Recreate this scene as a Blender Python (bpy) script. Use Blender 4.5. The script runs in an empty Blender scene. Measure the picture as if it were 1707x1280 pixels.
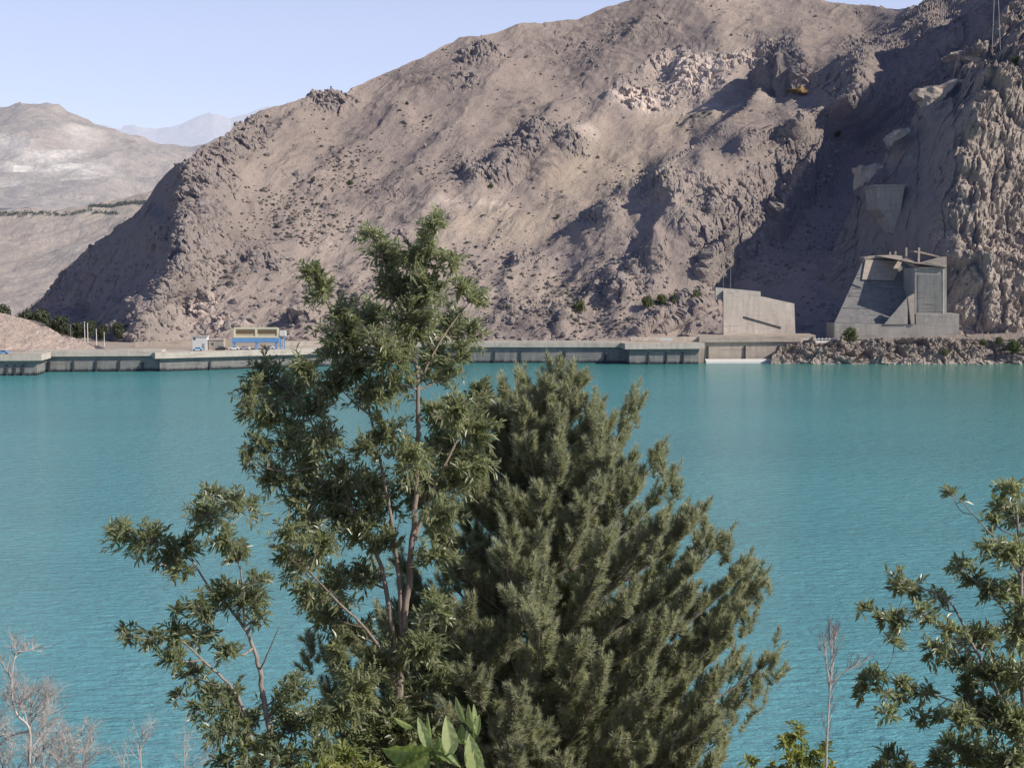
import bpy, math, random
import numpy as np
from mathutils import Vector, Matrix
R = math.radians
random.seed(7)
rng = np.random.default_rng(7)
sc = bpy.context.scene
col = sc.collection

# ------------------------------------------------------------------ camera frame
F, CX, CY = 2345.0, 853.5, 640.0
CAMZ = 40.0
PITCH = math.atan(191 / F)
SP, CP = math.sin(PITCH), math.cos(PITCH)

def WA(px, py, Y):
    """survey: direction (px, py) as seen from the view point, at distance Y -> world point(s)"""
    px = np.asarray(px, float); py = np.asarray(py, float); Y = np.asarray(Y, float)
    dx = (px - CX) / F; dy = -(py - CY) / F
    vy = CP + dy * SP; vz = -SP + dy * CP
    k = Y / vy
    return np.stack(np.broadcast_arrays(dx * k, Y, CAMZ + vz * k), -1)

def W(px, py, Y):
    return Vector(WA(px, py, Y).tolist())

def XY(px, Y):
    p = W(px, 449, Y); return (p.x, p.y)

cam_d = bpy.data.cameras.new('camera'); cam = bpy.data.objects.new('camera', cam_d); col.objects.link(cam)
cam.location = (0, 0, CAMZ); cam.rotation_euler = (R(90) - PITCH, 0, 0)
cam_d.sensor_width = 36; cam_d.lens = 36 * F / 1707
cam_d.clip_start = 0.1; cam_d.clip_end = 60000
sc.camera = cam

# ------------------------------------------------------------------ light
SUN_EL, SUN_AZ = R(35), R(112)          # azimuth clockwise from +Y (the view direction)
sun_dir = Vector((math.sin(SUN_AZ) * math.cos(SUN_EL), math.cos(SUN_AZ) * math.cos(SUN_EL), math.sin(SUN_EL)))
sd = bpy.data.lights.new('sun', 'SUN'); so = bpy.data.objects.new('sun', sd); col.objects.link(so)
sd.energy = 5.0; sd.angle = R(0.53); sd.color = (1.0, 0.92, 0.82)
so.rotation_euler = sun_dir.to_track_quat('Z', 'Y').to_euler(); so.location = (300, -60, 300)

w = bpy.data.worlds.new('World'); sc.world = w; w.use_nodes = True
nt = w.node_tree; nt.nodes.clear()
sky = nt.nodes.new('ShaderNodeTexSky'); sky.sky_type = 'NISHITA'; sky.sun_disc = False
sky.sun_elevation = SUN_EL; sky.sun_rotation = SUN_AZ; sky.air_density = 1.0; sky.dust_density = .8; sky.ozone_density = 1.5; sky.altitude = 1700
bg = nt.nodes.new('ShaderNodeBackground'); bg.inputs['Strength'].default_value = 0.15
wo = nt.nodes.new('ShaderNodeOutputWorld')
hz = nt.nodes.new('ShaderNodeMix'); hz.data_type = 'RGBA'; hz.blend_type = 'MULTIPLY'; hz.inputs[0].default_value = 1
tcw = nt.nodes.new('ShaderNodeTexCoord'); sxw = nt.nodes.new('ShaderNodeSeparateXYZ'); nt.links.new(tcw.outputs['Generated'], sxw.inputs[0])
hr = nt.nodes.new('ShaderNodeMapRange'); hr.inputs[1].default_value = .16; hr.inputs[2].default_value = .55; nt.links.new(sxw.outputs[2], hr.inputs[0])
hx = nt.nodes.new('ShaderNodeMapRange'); hx.inputs[1].default_value = -.42; hx.inputs[2].default_value = -.75; nt.links.new(sxw.outputs[0], hx.inputs[0])   # unseen left sky dimmed to darken the crag's shaded face
hmax = nt.nodes.new('ShaderNodeMath'); hmax.operation = 'MAXIMUM'; nt.links.new(hr.outputs[0], hmax.inputs[0]); nt.links.new(hx.outputs[0], hmax.inputs[1])
hm = nt.nodes.new('ShaderNodeMix'); hm.data_type = 'RGBA'; nt.links.new(hmax.outputs[0], hm.inputs[0])
hm.inputs[6].default_value = (1.56, 1.27, 1.36, 1); hm.inputs[7].default_value = (.50, .48, .58, 1)     # pale dry haze low down, sky above dimmed to deepen shadows
nt.links.new(hm.outputs[2], hz.inputs[7])
nt.links.new(sky.outputs[0], hz.inputs[6]); hv = nt.nodes.new('ShaderNodeMix'); hv.data_type = 'RGBA'; nt.links.new(hz.outputs[2], hv.inputs[6]); hv.inputs[7].default_value = (3.95, 4.4, 5.7, 1)   # thin dust veil low down
hf = nt.nodes.new('ShaderNodeMath'); hf.operation = 'MULTIPLY_ADD'; hf.inputs[1].default_value = -.62; hf.inputs[2].default_value = .62; nt.links.new(hmax.outputs[0], hf.inputs[0]); nt.links.new(hf.outputs[0], hv.inputs[0])
nt.links.new(hv.outputs[2], bg.inputs[0]); nt.links.new(bg.outputs[0], wo.inputs[0])

sc.view_settings.view_transform = 'Standard'; sc.view_settings.look = 'None'; sc.view_settings.exposure = 0
sc.render.engine = 'CYCLES'
sc.cycles.use_denoising = True
sc.cycles.max_bounces = 7; sc.cycles.diffuse_bounces = 4; sc.cycles.glossy_bounces = 2; sc.cycles.transmission_bounces = 3
sc.cycles.transparent_max_bounces = 6

# ------------------------------------------------------------------ noise in numpy
def _hash(ix, iy, iz, seed):
    h = (ix.astype(np.int64) * 374761393 + iy.astype(np.int64) * 668265263 + iz.astype(np.int64) * 2147483647 + seed * 1274126177) & 0xffffffff
    h = ((h ^ (h >> 13)) * 1274126177) & 0xffffffff
    h = ((h ^ (h >> 16)) * 2246822519) & 0xffffffff
    return (h ^ (h >> 15)) & 0xffffffff

def gnoise(P, seed=0):
    I = np.floor(P).astype(np.int64); f = P - I
    u = f * f * f * (f * (f * 6 - 15) + 10)
    out = np.zeros(len(P))
    for a in (0, 1):
        for b in (0, 1):
            for c in (0, 1):
                h = _hash(I[:, 0] + a, I[:, 1] + b, I[:, 2] + c, seed)
                gx = (h & 1023) / 511.5 - 1; gy = ((h >> 10) & 1023) / 511.5 - 1; gz = ((h >> 20) & 1023) / 511.5 - 1
                d = gx * (f[:, 0] - a) + gy * (f[:, 1] - b) + gz * (f[:, 2] - c)
                wt = (u[:, 0] if a else 1 - u[:, 0]) * (u[:, 1] if b else 1 - u[:, 1]) * (u[:, 2] if c else 1 - u[:, 2])
                out += wt * d
    return out

def fbm(P, octs=5, seed=0, gain=.5, ridged=False):
    o = np.zeros(len(P)); a = 1.0; Q = P.copy()
    for k in range(octs):
        n = gnoise(Q, seed + k * 17)
        if ridged: n = 0.6 - 2 * np.abs(n)
        o += a * n; a *= gain
        Q = Q * 2.03 + 11.3
    return o

def worley(P, seed=0):
    I = np.floor(P).astype(np.int64)
    f1 = np.full(len(P), 9.0); f2 = np.full(len(P), 9.0); idv = np.zeros(len(P)); tl = np.zeros(len(P))
    for a in (-1, 0, 1):
        for b in (-1, 0, 1):
            for c in (-1, 0, 1):
                h = _hash(I[:, 0] + a, I[:, 1] + b, I[:, 2] + c, seed)
                q = np.stack([I[:, 0] + a + (h & 1023) / 1023., I[:, 1] + b + ((h >> 10) & 1023) / 1023., I[:, 2] + c + ((h >> 20) & 1023) / 1023.], -1)
                d = np.sqrt(((q - P) ** 2).sum(1))
                m = d < f1
                t = ((P[:, 0] - q[:, 0]) * (((h >> 3) & 255) / 127.5 - 1) + (P[:, 1] - q[:, 1]) * (((h >> 11) & 255) / 127.5 - 1) + (P[:, 2] - q[:, 2]) * (((h >> 19) & 255) / 127.5 - 1))
                f2 = np.where(m, f1, np.minimum(f2, d)); idv = np.where(m, ((h >> 7) & 255) / 255., idv); tl = np.where(m, t, tl); f1 = np.where(m, d, f1)
    return f1, f2, idv, tl

# ------------------------------------------------------------------ materials
def new_mat(name):
    m = bpy.data.materials.new(name); m.use_nodes = True
    nt = m.node_tree; nt.nodes.clear()
    out = nt.nodes.new('ShaderNodeOutputMaterial'); b = nt.nodes.new('ShaderNodeBsdfPrincipled')
    nt.links.new(b.outputs[0], out.inputs[0])
    return m, nt, b

def N(nt, t, **kw):
    n = nt.nodes.new(t)
    for k, v in kw.items():
        if k in n.inputs: n.inputs[k].default_value = v
        else: setattr(n, k, v)
    return n

def mixc(nt, fac, a, b, blend='MIX'):
    n = nt.nodes.new('ShaderNodeMix'); n.data_type = 'RGBA'; n.blend_type = blend
    for s, v in ((n.inputs[0], fac), (n.inputs[6], a), (n.inputs[7], b)):
        if hasattr(v, 'is_output'): nt.links.new(v, s)
        elif isinstance(v, (int, float)): s.default_value = v
        else: s.default_value = (*v, 1)
    return n.outputs[2]

def ramp(nt, v, a, b):
    n = nt.nodes.new('ShaderNodeMapRange'); n.inputs[1].default_value = a; n.inputs[2].default_value = b; n.clamp = True
    nt.links.new(v, n.inputs[0]); return n.outputs[0]

def noise(nt, vec, scale, detail=6, rough=.6, dist=0):
    n = nt.nodes.new('ShaderNodeTexNoise'); n.inputs['Scale'].default_value = scale; n.inputs['Detail'].default_value = detail
    n.inputs['Roughness'].default_value = rough; n.inputs['Distortion'].default_value = dist
    nt.links.new(vec, n.inputs['Vector']); return n.outputs['Fac']

def mapping(nt, sx=1, sy=1, sz=1, rot=(0, 0, 0)):
    g = nt.nodes.new('ShaderNodeNewGeometry'); m = nt.nodes.new('ShaderNodeMapping')
    m.inputs['Scale'].default_value = (sx, sy, sz); m.inputs['Rotation'].default_value = rot
    nt.links.new(g.outputs['Position'], m.inputs['Vector']); return m.outputs['Vector']

def bump(nt, b, h, strength, dist):
    n = nt.nodes.new('ShaderNodeBump'); n.inputs['Strength'].default_value = strength; n.inputs['Distance'].default_value = dist
    nt.links.new(h, n.inputs['Height']); nt.links.new(n.outputs[0], b.inputs['Normal']); return n

def terrain_mat(name, soil, soil2, grass, rock, pale, haze_glow=(0, 0, 0), bump_d=.35, sc_=1.0, dark=None):
    m, nt, b = new_mat(name)
    P = mapping(nt)
    at = N(nt, 'ShaderNodeAttribute', attribute_name='mask'); sp = nt.nodes.new('ShaderNodeSeparateColor'); nt.links.new(at.outputs['Color'], sp.inputs[0])
    n1 = noise(nt, P, .018 / sc_, 5, .6); n2 = noise(nt, P, .16 / sc_, 6, .65); n3 = noise(nt, P, .9 / sc_, 4, .6)
    c = mixc(nt, ramp(nt, n1, .38, .62), soil, soil2)
    c = mixc(nt, sp.outputs[1], c, grass)
    c = mixc(nt, ramp(nt, n2, .25, .75), mixc(nt, .35, c, (0.02, .018, .016)), mixc(nt, .24, c, (.66, .56, .47)))
    # dark scrub specks
    sm = nt.nodes.new('ShaderNodeMath'); sm.operation = 'MULTIPLY'
    nt.links.new(ramp(nt, n3, .57, .64), sm.inputs[0]); nt.links.new(ramp(nt, n2, .42, .6), sm.inputs[1])
    c = mixc(nt, sm.outputs[0], c, tuple(x * .38 for x in rock))
    if dark:
        dm = nt.nodes.new('ShaderNodeMath'); dm.operation = 'MULTIPLY'; nt.links.new(at.outputs['Alpha'], dm.inputs[0]); nt.links.new(ramp(nt, n2, .34, .6), dm.inputs[1])
        c = mixc(nt, dm.outputs[0], c, dark)
    vo = nt.nodes.new('ShaderNodeTexVoronoi'); vo.inputs['Scale'].default_value = .30 / sc_; nt.links.new(mapping(nt, 1, 1, .6), vo.inputs['Vector'])
    vc = nt.nodes.new('ShaderNodeSeparateColor'); nt.links.new(vo.outputs['Color'], vc.inputs[0])
    rk = mixc(nt, ramp(nt, n3, .3, .7), tuple(x * .62 for x in rock), tuple(x * 1.25 for x in rock))
    rk = mixc(nt, vc.outputs[0], mixc(nt, .35, rk, tuple(x * .5 for x in rock)), rk)
    c = mixc(nt, sp.outputs[0], c, rk)
    pk = mixc(nt, ramp(nt, n2, .3, .7), tuple(x * .65 for x in pale), pale)
    c = mixc(nt, sp.outputs[2], c, pk)
    nt.links.new(c, b.inputs['Base Color']); b.inputs['Roughness'].default_value = 1; b.inputs['Specular IOR Level'].default_value = .1
    if sum(haze_glow):
        b.inputs['Emission Color'].default_value = (*haze_glow, 1); b.inputs['Emission Strength'].default_value = 1  # self-glow of the surface stands in for haze in front of it
    ad = nt.nodes.new('ShaderNodeMath'); ad.operation = 'ADD'; nt.links.new(n2, ad.inputs[0]); nt.links.new(n3, ad.inputs[1])
    vm = nt.nodes.new('ShaderNodeMath'); vm.operation = 'MULTIPLY'; nt.links.new(sp.outputs[0], vm.inputs[0]); nt.links.new(vc.outputs[1], vm.inputs[1])
    a2 = nt.nodes.new('ShaderNodeMath'); a2.operation = 'MULTIPLY_ADD'; a2.inputs[1].default_value = 1.6; nt.links.new(vm.outputs[0], a2.inputs[0]); nt.links.new(ad.outputs[0], a2.inputs[2])
    bump(nt, b, a2.outputs[0], 1.0, bump_d * 1.8)
    return m

def simple_mat(name, c1, c2=None, scale=2.0, rough=.8, metal=0, bumpd=0, stretch=(1, 1, 1), haze_glow=None, spec=.3):
    m, nt, b = new_mat(name)
    P = mapping(nt, *stretch)
    n = noise(nt, P, scale, 5, .6)
    c2 = c2 or tuple(x * .75 for x in c1)
    nt.links.new(mixc(nt, ramp(nt, n, .3, .7), c2, c1), b.inputs['Base Color'])
    b.inputs['Roughness'].default_value = rough; b.inputs['Metallic'].default_value = metal; b.inputs['Specular IOR Level'].default_value = spec
    if bumpd: bump(nt, b, n, .6, bumpd)
    if haze_glow: b.inputs['Emission Color'].default_value = (*haze_glow, 1); b.inputs['Emission Strength'].default_value = 1
    return m

def concrete_mat(name, c1, c2, haze_glow=None, wet=True):
    m, nt, b = new_mat(name)
    n1 = noise(nt, mapping(nt, .35, .35, .06), 1.6, 6, .65)      # vertical streaks
    n2 = noise(nt, mapping(nt, .1, .1, 1.4), 1.0, 4, .6)         # pour lines
    n3 = noise(nt, mapping(nt), .25, 5, .6)
    c = mixc(nt, ramp(nt, n1, .38, .60), tuple(x * .8 for x in c2), c1)
    c = mixc(nt, ramp(nt, n2, .52, .62), c, tuple(x * .75 for x in c2))
    c = mixc(nt, ramp(nt, n3, .35, .7), c, tuple(x * .85 for x in c1))
    if wet:
        g = nt.nodes.new('ShaderNodeNewGeometry'); s = nt.nodes.new('ShaderNodeSeparateXYZ'); nt.links.new(g.outputs['Position'], s.inputs[0])
        ws = nt.nodes.new('ShaderNodeMath'); ws.operation = 'MULTIPLY_ADD'; ws.inputs[1].default_value = 2.2; nt.links.new(n1, ws.inputs[0]); nt.links.new(s.outputs[2], ws.inputs[2])
        c = mixc(nt, ramp(nt, ws.outputs[0], 1.6, 2.6), (.025, .028, .03), c)
    nt.links.new(c, b.inputs['Base Color']); b.inputs['Roughness'].default_value = .9; b.inputs['Specular IOR Level'].default_value = .2
    bump(nt, b, n3, .3, .15)
    if haze_glow: b.inputs['Emission Color'].default_value = (*haze_glow, 1); b.inputs['Emission Strength'].default_value = 1
    return m

def leaf_mat(name, dark, light, trans=.35, rough=.42, spec=.5, back=None):
    m = bpy.data.materials.new(name); m.use_nodes = True; nt = m.node_tree; nt.nodes.clear()
    out = nt.nodes.new('ShaderNodeOutputMaterial'); b = nt.nodes.new('ShaderNodeBsdfPrincipled')
    at = N(nt, 'ShaderNodeAttribute', attribute_name='tint')
    c = mixc(nt, at.outputs['Fac'], dark, light)
    if back:
        g = nt.nodes.new('ShaderNodeNewGeometry'); c = mixc(nt, g.outputs['Backfacing'], c, mixc(nt, at.outputs['Fac'], tuple(x * .7 for x in back), back))
    nt.links.new(c, b.inputs['Base Color']); b.inputs['Roughness'].default_value = rough; b.inputs['Specular IOR Level'].default_value = spec
    t = nt.nodes.new('ShaderNodeBsdfTranslucent'); nt.links.new(mixc(nt, .3, mixc(nt, 1.0, c, (1.25, 1.3, .9), 'MULTIPLY'), (.30, .36, .08)), t.inputs[0])
    mx = nt.nodes.new('ShaderNodeMixShader'); mx.inputs[0].default_value = trans
    nt.links.new(b.outputs[0], mx.inputs[1]); nt.links.new(t.outputs[0], mx.inputs[2]); nt.links.new(mx.outputs[0], out.inputs[0])
    return m

HAZE_GLOW = (.005, .008, .022)  # faint bluish glow added to materials in place of haze
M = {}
M['mount'] = terrain_mat('mountain_ground', (.41, .332, .277), (.345, .283, .242), (.46, .378, .283), (.30, .26, .23), (.74, .62, .53), HAZE_GLOW, dark=(.13, .108, .095))
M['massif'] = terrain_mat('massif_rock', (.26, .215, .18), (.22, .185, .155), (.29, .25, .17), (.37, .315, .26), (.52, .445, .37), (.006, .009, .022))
M['shore'] = terrain_mat('shore_rock', (.30, .25, .21), (.26, .22, .185), (.36, .30, .22), (.40, .345, .295), (.58, .52, .45), (.003, .004, .008), bump_d=.3, sc_=.4)
M['mound'] = terrain_mat('mound_soil', (.60, .475, .385), (.55, .43, .35), (.58, .47, .35), (.28, .22, .18), (.5, .42, .35), (.008, .010, .018), bump_d=.25)
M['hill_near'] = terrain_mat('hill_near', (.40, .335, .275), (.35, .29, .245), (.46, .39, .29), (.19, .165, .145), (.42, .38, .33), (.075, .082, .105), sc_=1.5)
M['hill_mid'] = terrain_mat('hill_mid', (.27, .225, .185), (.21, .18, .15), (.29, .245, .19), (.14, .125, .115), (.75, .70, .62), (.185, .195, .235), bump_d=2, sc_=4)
M['hill_far'] = terrain_mat('hill_far', (.08, .08, .08), (.07, .07, .07), (.08, .08, .08), (.06, .06, .06), (.1, .1, .1), (.50, .54, .68), bump_d=4, sc_=8)  # almost all of its tone is glow painted in for distance haze
M['ground'] = terrain_mat('bank_soil', (.30, .25, .19), (.26, .21, .16), (.28, .26, .15), (.2, .17, .14), (.4, .35, .3), bump_d=.05, sc_=.06)
M['terrace'] = simple_mat('terrace_gravel', (.42, .36, .29), (.34, .29, .24), .3, .95)
M['conc'] = concrete_mat('dam_concrete', (.27, .262, .24), (.18, .18, .172), (.004, .006, .012))
M['conc_cap'] = concrete_mat('crest_concrete', (.60, .545, .46), (.47, .43, .37), (.004, .006, .010), wet=False)
M['conc_grey'] = concrete_mat('grey_concrete', (.42, .39, .345), (.32, .30, .27), (.004, .006, .012), wet=False)
M['conc_shadow'] = concrete_mat('shadowed_concrete', (.24, .23, .22), (.16, .16, .16), (.004, .006, .012), wet=False)  # concrete darkened to stand for the cast shadow on the intake apron
M['conc_dark'] = concrete_mat('joint_concrete', (.07, .08, .085), (.045, .05, .06), None, wet=False)
M['conc_warm'] = concrete_mat('warm_concrete', (.47, .415, .36), (.37, .33, .295), (.004, .006, .012), wet=False)
M['conc_tan'] = concrete_mat('tan_concrete', (.48, .41, .34), (.40, .34, .28), (.004, .005, .008), wet=False)
M['asphalt'] = simple_mat('road_asphalt', (.16, .15, .14), (.12, .115, .11), .8, .95)
M['white'] = simple_mat('white_paint', (.72, .71, .68), (.62, .6, .57), 1.0, .6)
M['blue'] = simple_mat('blue_paint', (.17, .36, .64), (.14, .30, .55), 1.0, .5)
M['lblue'] = simple_mat('light_blue_paint', (.30, .52, .74), (.27, .46, .68), 1.0, .5)
M['yellow'] = simple_mat('yellow_paint', (.58, .49, .34), (.46, .38, .26), 1.0, .55)
M['cream'] = simple_mat('cream_paint', (.80, .72, .52), (.72, .63, .44), 1.0, .6)
M['brown'] = simple_mat('louvre_brown', (.22, .13, .07), (.15, .09, .05), 1.0, .7)
M['dark'] = simple_mat('dark_opening', (.02, .022, .025), (.015, .016, .018), 1.0, .6)
M['metal'] = simple_mat('galvanised_metal', (.45, .45, .44), (.36, .36, .36), 3.0, .45, .6)
M['glass'] = simple_mat('window_glass', (.04, .06, .08), (.03, .045, .06), 1.0, .1, spec=.6)
M['rubber'] = simple_mat('tyre_rubber', (.02, .02, .02), (.015, .015, .015), 3.0, .8)
M['car_white'] = simple_mat('car_white_paint', (.74, .74, .75), (.7, .7, .71), 1.0, .3)
M['car_dark'] = simple_mat('car_dark_paint', (.05, .05, .06), (.04, .04, .05), 1.0, .3)
M['bark'] = simple_mat('bark', (.34, .27, .225), (.19, .155, .13), 18, .95, bumpd=.02, stretch=(1, 1, .25))
M['bark_grey'] = simple_mat('grey_bark', (.38, .33, .29), (.22, .19, .165), 18, .95, bumpd=.02, stretch=(1, 1, .25))
M['deadwood'] = simple_mat('dead_twig', (.57, .535, .49), (.40, .365, .33), 9, .9)
M['deadwood_pink'] = simple_mat('dead_bush_twig', (.53, .50, .465), (.38, .355, .33), 9, .9)
M['leaf'] = leaf_mat('broad_leaf', (.18, .205, .135), (.70, .71, .54), .5, .38, .9, back=(.30, .33, .18))
M['leaf_dark'] = leaf_mat('dark_leaf', (.16, .19, .125), (.66, .68, .50), .5, .38, .9, back=(.27, .31, .17))
M['leaf_yellow'] = leaf_mat('yellow_green_leaf', (.20, .23, .07), (.55, .56, .20), .5, .45, .4)
M['needle'] = leaf_mat('pine_needle', (.28, .29, .225), (.64, .64, .51), .5, .55, .35)
M['sprig'] = leaf_mat('sprig_leaf', (.16, .23, .06), (.64, .71, .36), .5, .4, .5)
M['shrub'] = leaf_mat('shrub_leaf', (.09, .11, .06), (.22, .24, .13), .25, .7, .2)
M['far_leaf'] = leaf_mat('far_tree_leaf', (.045, .06, .04), (.12, .14, .085), .2, .7, .2)
M['hedge'] = simple_mat('distant_hedge', (.06, .07, .05), (.035, .042, .03), .2, 1, haze_glow=(.05, .058, .07))
M['bench'] = simple_mat('sunlit_bench_rock', (.44, .375, .31), (.33, .28, .235), .5, .95, bumpd=.3, haze_glow=(.006, .009, .02))  # paler than the cliff so the benches read as sunlit
M['crag'] = simple_mat('crag_rock', (.25, .215, .19), (.15, .13, .12), .5, .95, bumpd=.5, haze_glow=(.005, .008, .022))
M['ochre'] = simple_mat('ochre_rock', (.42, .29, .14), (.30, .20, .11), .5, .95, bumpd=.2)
M['scrub'] = simple_mat('dry_scrub', (.125, .11, .085), (.08, .072, .056), .4, 1, haze_glow=(.006, .009, .02))
M['stone'] = simple_mat('boulder_stone', (.27, .235, .205), (.18, .155, .14), .6, .95, bumpd=.2, haze_glow=(.006, .009, .02))

# ------------------------------------------------------------------ object helpers
def tag(o, label=None, cat=None, group=None, kind=None):
    if label: o['label'] = label
    if cat: o['category'] = cat
    if group: o['group'] = group
    if kind: o['kind'] = kind
    return o

def empty(name, loc, label, cat, group=None):
    o = bpy.data.objects.new(name, None); col.objects.link(o); o.location = loc; o.empty_display_size = .3
    return tag(o, label, cat, group)

def mesh_np(name, V, faces_flat, nper, mat, parent=None, smooth=False, point_attr=None, tint=None):
    """V (n,3); faces_flat int array of loops, nper verts per face (uniform)"""
    me = bpy.data.meshes.new(name)
    V = np.asarray(V, np.float32); fl = np.asarray(faces_flat, np.int32).ravel(); nf = len(fl) // nper
    me.vertices.add(len(V)); me.vertices.foreach_set('co', V.ravel())
    me.loops.add(len(fl)); me.loops.foreach_set('vertex_index', fl)
    me.polygons.add(nf); me.polygons.foreach_set('loop_start', np.arange(0, len(fl), nper, dtype=np.int32))
    me.polygons.foreach_set('use_smooth', np.full(nf, smooth, bool))
    if point_attr is not None:
        a = me.attributes.new('mask', 'FLOAT_COLOR', 'POINT'); a.data.foreach_set('color', np.asarray(point_attr, np.float32).ravel())
    if tint is not None:
        a = me.attributes.new('tint', 'FLOAT', 'POINT'); a.data.foreach_set('value', np.asarray(tint, np.float32).ravel())
    me.update(calc_edges=True); me.validate()
    me.materials.append(mat)
    o = bpy.data.objects.new(name, me); col.objects.link(o)
    if parent is not None:
        o.parent = parent; o.matrix_parent_inverse = Matrix.Translation(-parent.location)
    return o

class MB:
    """mesh builder in world coordinates"""
    def __init__(s): s.v = []; s.f = []
    def poly(s, pts):
        i = len(s.v); s.v += [tuple(p) for p in pts]; s.f.append(list(range(i, i + len(pts))))
    def hexa(s, p):      # 8 points: bottom 4 then top 4 (same winding)
        i = len(s.v); s.v += [tuple(q) for q in p]
        s.f += [[i + a for a in q] for q in ((3, 2, 1, 0), (4, 5, 6, 7), (0, 1, 5, 4), (1, 2, 6, 5), (2, 3, 7, 6), (3, 0, 4, 7))]
        return s
    def box(s, x0, x1, y0, y1, z0, z1):
        return s.hexa([(x0, y0, z0), (x1, y0, z0), (x1, y1, z0), (x0, y1, z0), (x0, y0, z1), (x1, y0, z1), (x1, y1, z1), (x0, y1, z1)])
    def prism(s, A, B, prof):
        """sweep closed profile [(out, z)] from plan point A to B; out is to the right of A->B (towards -y when A is left)"""
        A = Vector(A).to_2d(); B = Vector(B).to_2d(); d = (B - A).normalized(); n = Vector((d.y, -d.x))
        i = len(s.v); k = len(prof)
        for Q in (A, B):
            for o_, z in prof: s.v.append((Q.x + n.x * o_, Q.y + n.y * o_, z))
        for j in range(k):
            s.f.append([i + j, i + k + j, i + k + (j + 1) % k, i + (j + 1) % k])
        s.f.append([i + j for j in range(k)]); s.f.append([i + k + j for j in reversed(range(k))])
        return s
    def tube(s, pts, rads, sides=6, cap=True):
        pts = [Vector(p) for p in pts]; i0 = len(s.v); n = len(pts)
        up = Vector((.13, .9, .1)).normalized()
        for k, p in enumerate(pts):
            t = (pts[min(k + 1, n - 1)] - pts[max(k - 1, 0)])
            t = t.normalized() if t.length > 1e-9 else Vector((0, 0, 1))
            a = t.cross(up)
            if a.length < .05: a = t.cross(Vector((1, 0, 0)))
            a.normalize(); b = t.cross(a)
            for q in range(sides):
                an = 2 * math.pi * q / sides
                s.v.append(tuple(p + (a * math.cos(an) + b * math.sin(an)) * rads[k]))
        for k in range(n - 1):
            for q in range(sides):
                q2 = (q + 1) % sides; a = i0 + k * sides
                s.f.append([a + q, a + q2, a + sides + q2, a + sides + q])
        if cap:
            s.f.append([i0 + q for q in reversed(range(sides))]); s.f.append([i0 + (n - 1) * sides + q for q in range(sides)])
        return s
    def build(s, name, mat, parent=None, smooth=False):
        me = bpy.data.meshes.new(name); me.from_pydata(s.v, [], s.f); me.materials.append(mat); me.validate()
        import bmesh
        bm = bmesh.new(); bm.from_mesh(me); bmesh.ops.recalc_face_normals(bm, faces=bm.faces); bm.to_mesh(me); bm.free()
        if smooth: me.polygons.foreach_set('use_smooth', [True] * len(me.polygons))
        o = bpy.data.objects.new(name, me); col.objects.link(o)
        if parent is not None:
            o.parent = parent; o.matrix_parent_inverse = Matrix.Translation(-parent.location)
        return o

def copy_tree(o, parent=None):
    c = o.copy(); col.objects.link(c); c.parent = parent
    for ch in list(o.children): copy_tree(ch, c)
    return c

# ------------------------------------------------------------------ terrain sheets
def interp(pts):
    a = np.array(pts, float); return lambda x: np.interp(x, a[:, 0], a[:, 1])

def rbf(pts):
    p = np.array(pts, float); n = len(p)
    S = 100.0
    X = p[:, :2] / S; D = np.sqrt(((X[:, None] - X[None]) ** 2).sum(-1))
    A = np.zeros((n + 3, n + 3)); A[:n, :n] = np.sqrt(D * D + .008); A[:n, n] = 1; A[:n, n + 1:] = X; A[n, :n] = 1; A[n + 1:, :n] = X.T
    c = np.linalg.solve(A, np.concatenate([p[:, 2], np.zeros(3)]))
    def f(px, py):
        sh = px.shape; q = np.stack([px.ravel(), py.ravel()], -1) / S; out = np.empty(len(q))
        for k in range(0, len(q), 20000):
            z = q[k:k + 20000]; d = np.sqrt(((z[:, None] - X[None]) ** 2).sum(-1))
            out[k:k + 20000] = np.sqrt(d * d + .008) @ c[:n] + c[n] + z @ c[n + 1:]
        return out.reshape(sh)
    return f

def blobs(px, py, L):
    o = np.zeros(px.shape)
    for cx, cy, rx, ry, wt in L:
        o = np.maximum(o, wt * np.exp(-(((px - cx) / rx) ** 2 + ((py - cy) / ry) ** 2) ** 1.5))
    return o

def sheet(px0, px1, step, base, top, nrow, depth, below=.05, back=8, backdy=35, backdz=14):
    pc = np.arange(px0, px1 + .01, step); s = np.linspace(-below, 1, nrow)
    PX = np.broadcast_to(pc, (nrow, len(pc))).copy()
    b = base(pc); t = top(pc)
    PY = b[None] + (t - b)[None] * s[:, None]
    Yd = depth(PX, PY)
    P = WA(PX, PY, Yd)
    if back:
        ex = []
        for k in range(1, back + 1):
            q = P[-1].copy(); u = (k / back) ** 1.4 * back
            q[:, 0] *= 1 + u * backdy / np.maximum(q[:, 1], 1); q[:, 1] += u * backdy; q[:, 2] -= u * backdz * (.3 + .7 * k / back)
            ex.append(q)
        P = np.concatenate([P, np.array(ex)]); z = np.zeros((back, len(pc)))
        PX = np.concatenate([PX, z + pc]); PY = np.concatenate([PY, z + t[None]])
    return P, PX, PY

def normals(P):
    du = np.gradient(P, axis=1); dv = np.gradient(P, axis=0)
    n = np.cross(du, dv); n /= np.linalg.norm(n, axis=-1, keepdims=True) + 1e-9
    return n

def sheet_obj(name, P, mask, mat, smooth=False):
    r, c = P.shape[:2]
    i = np.arange(r * c).reshape(r, c)
    q = np.stack([i[:-1, :-1], i[:-1, 1:], i[1:, 1:], i[1:, :-1]], -1).reshape(-1, 4)
    o = mesh_np(name, P.reshape(-1, 3), q, 4, mat, smooth=smooth, point_attr=mask.reshape(-1, 4))
    tag(o, kind='structure'); return o

def sstep(x, a, b):
    t = np.clip((x - a) / (b - a), 0, 1); return t * t * (3 - 2 * t)

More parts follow.
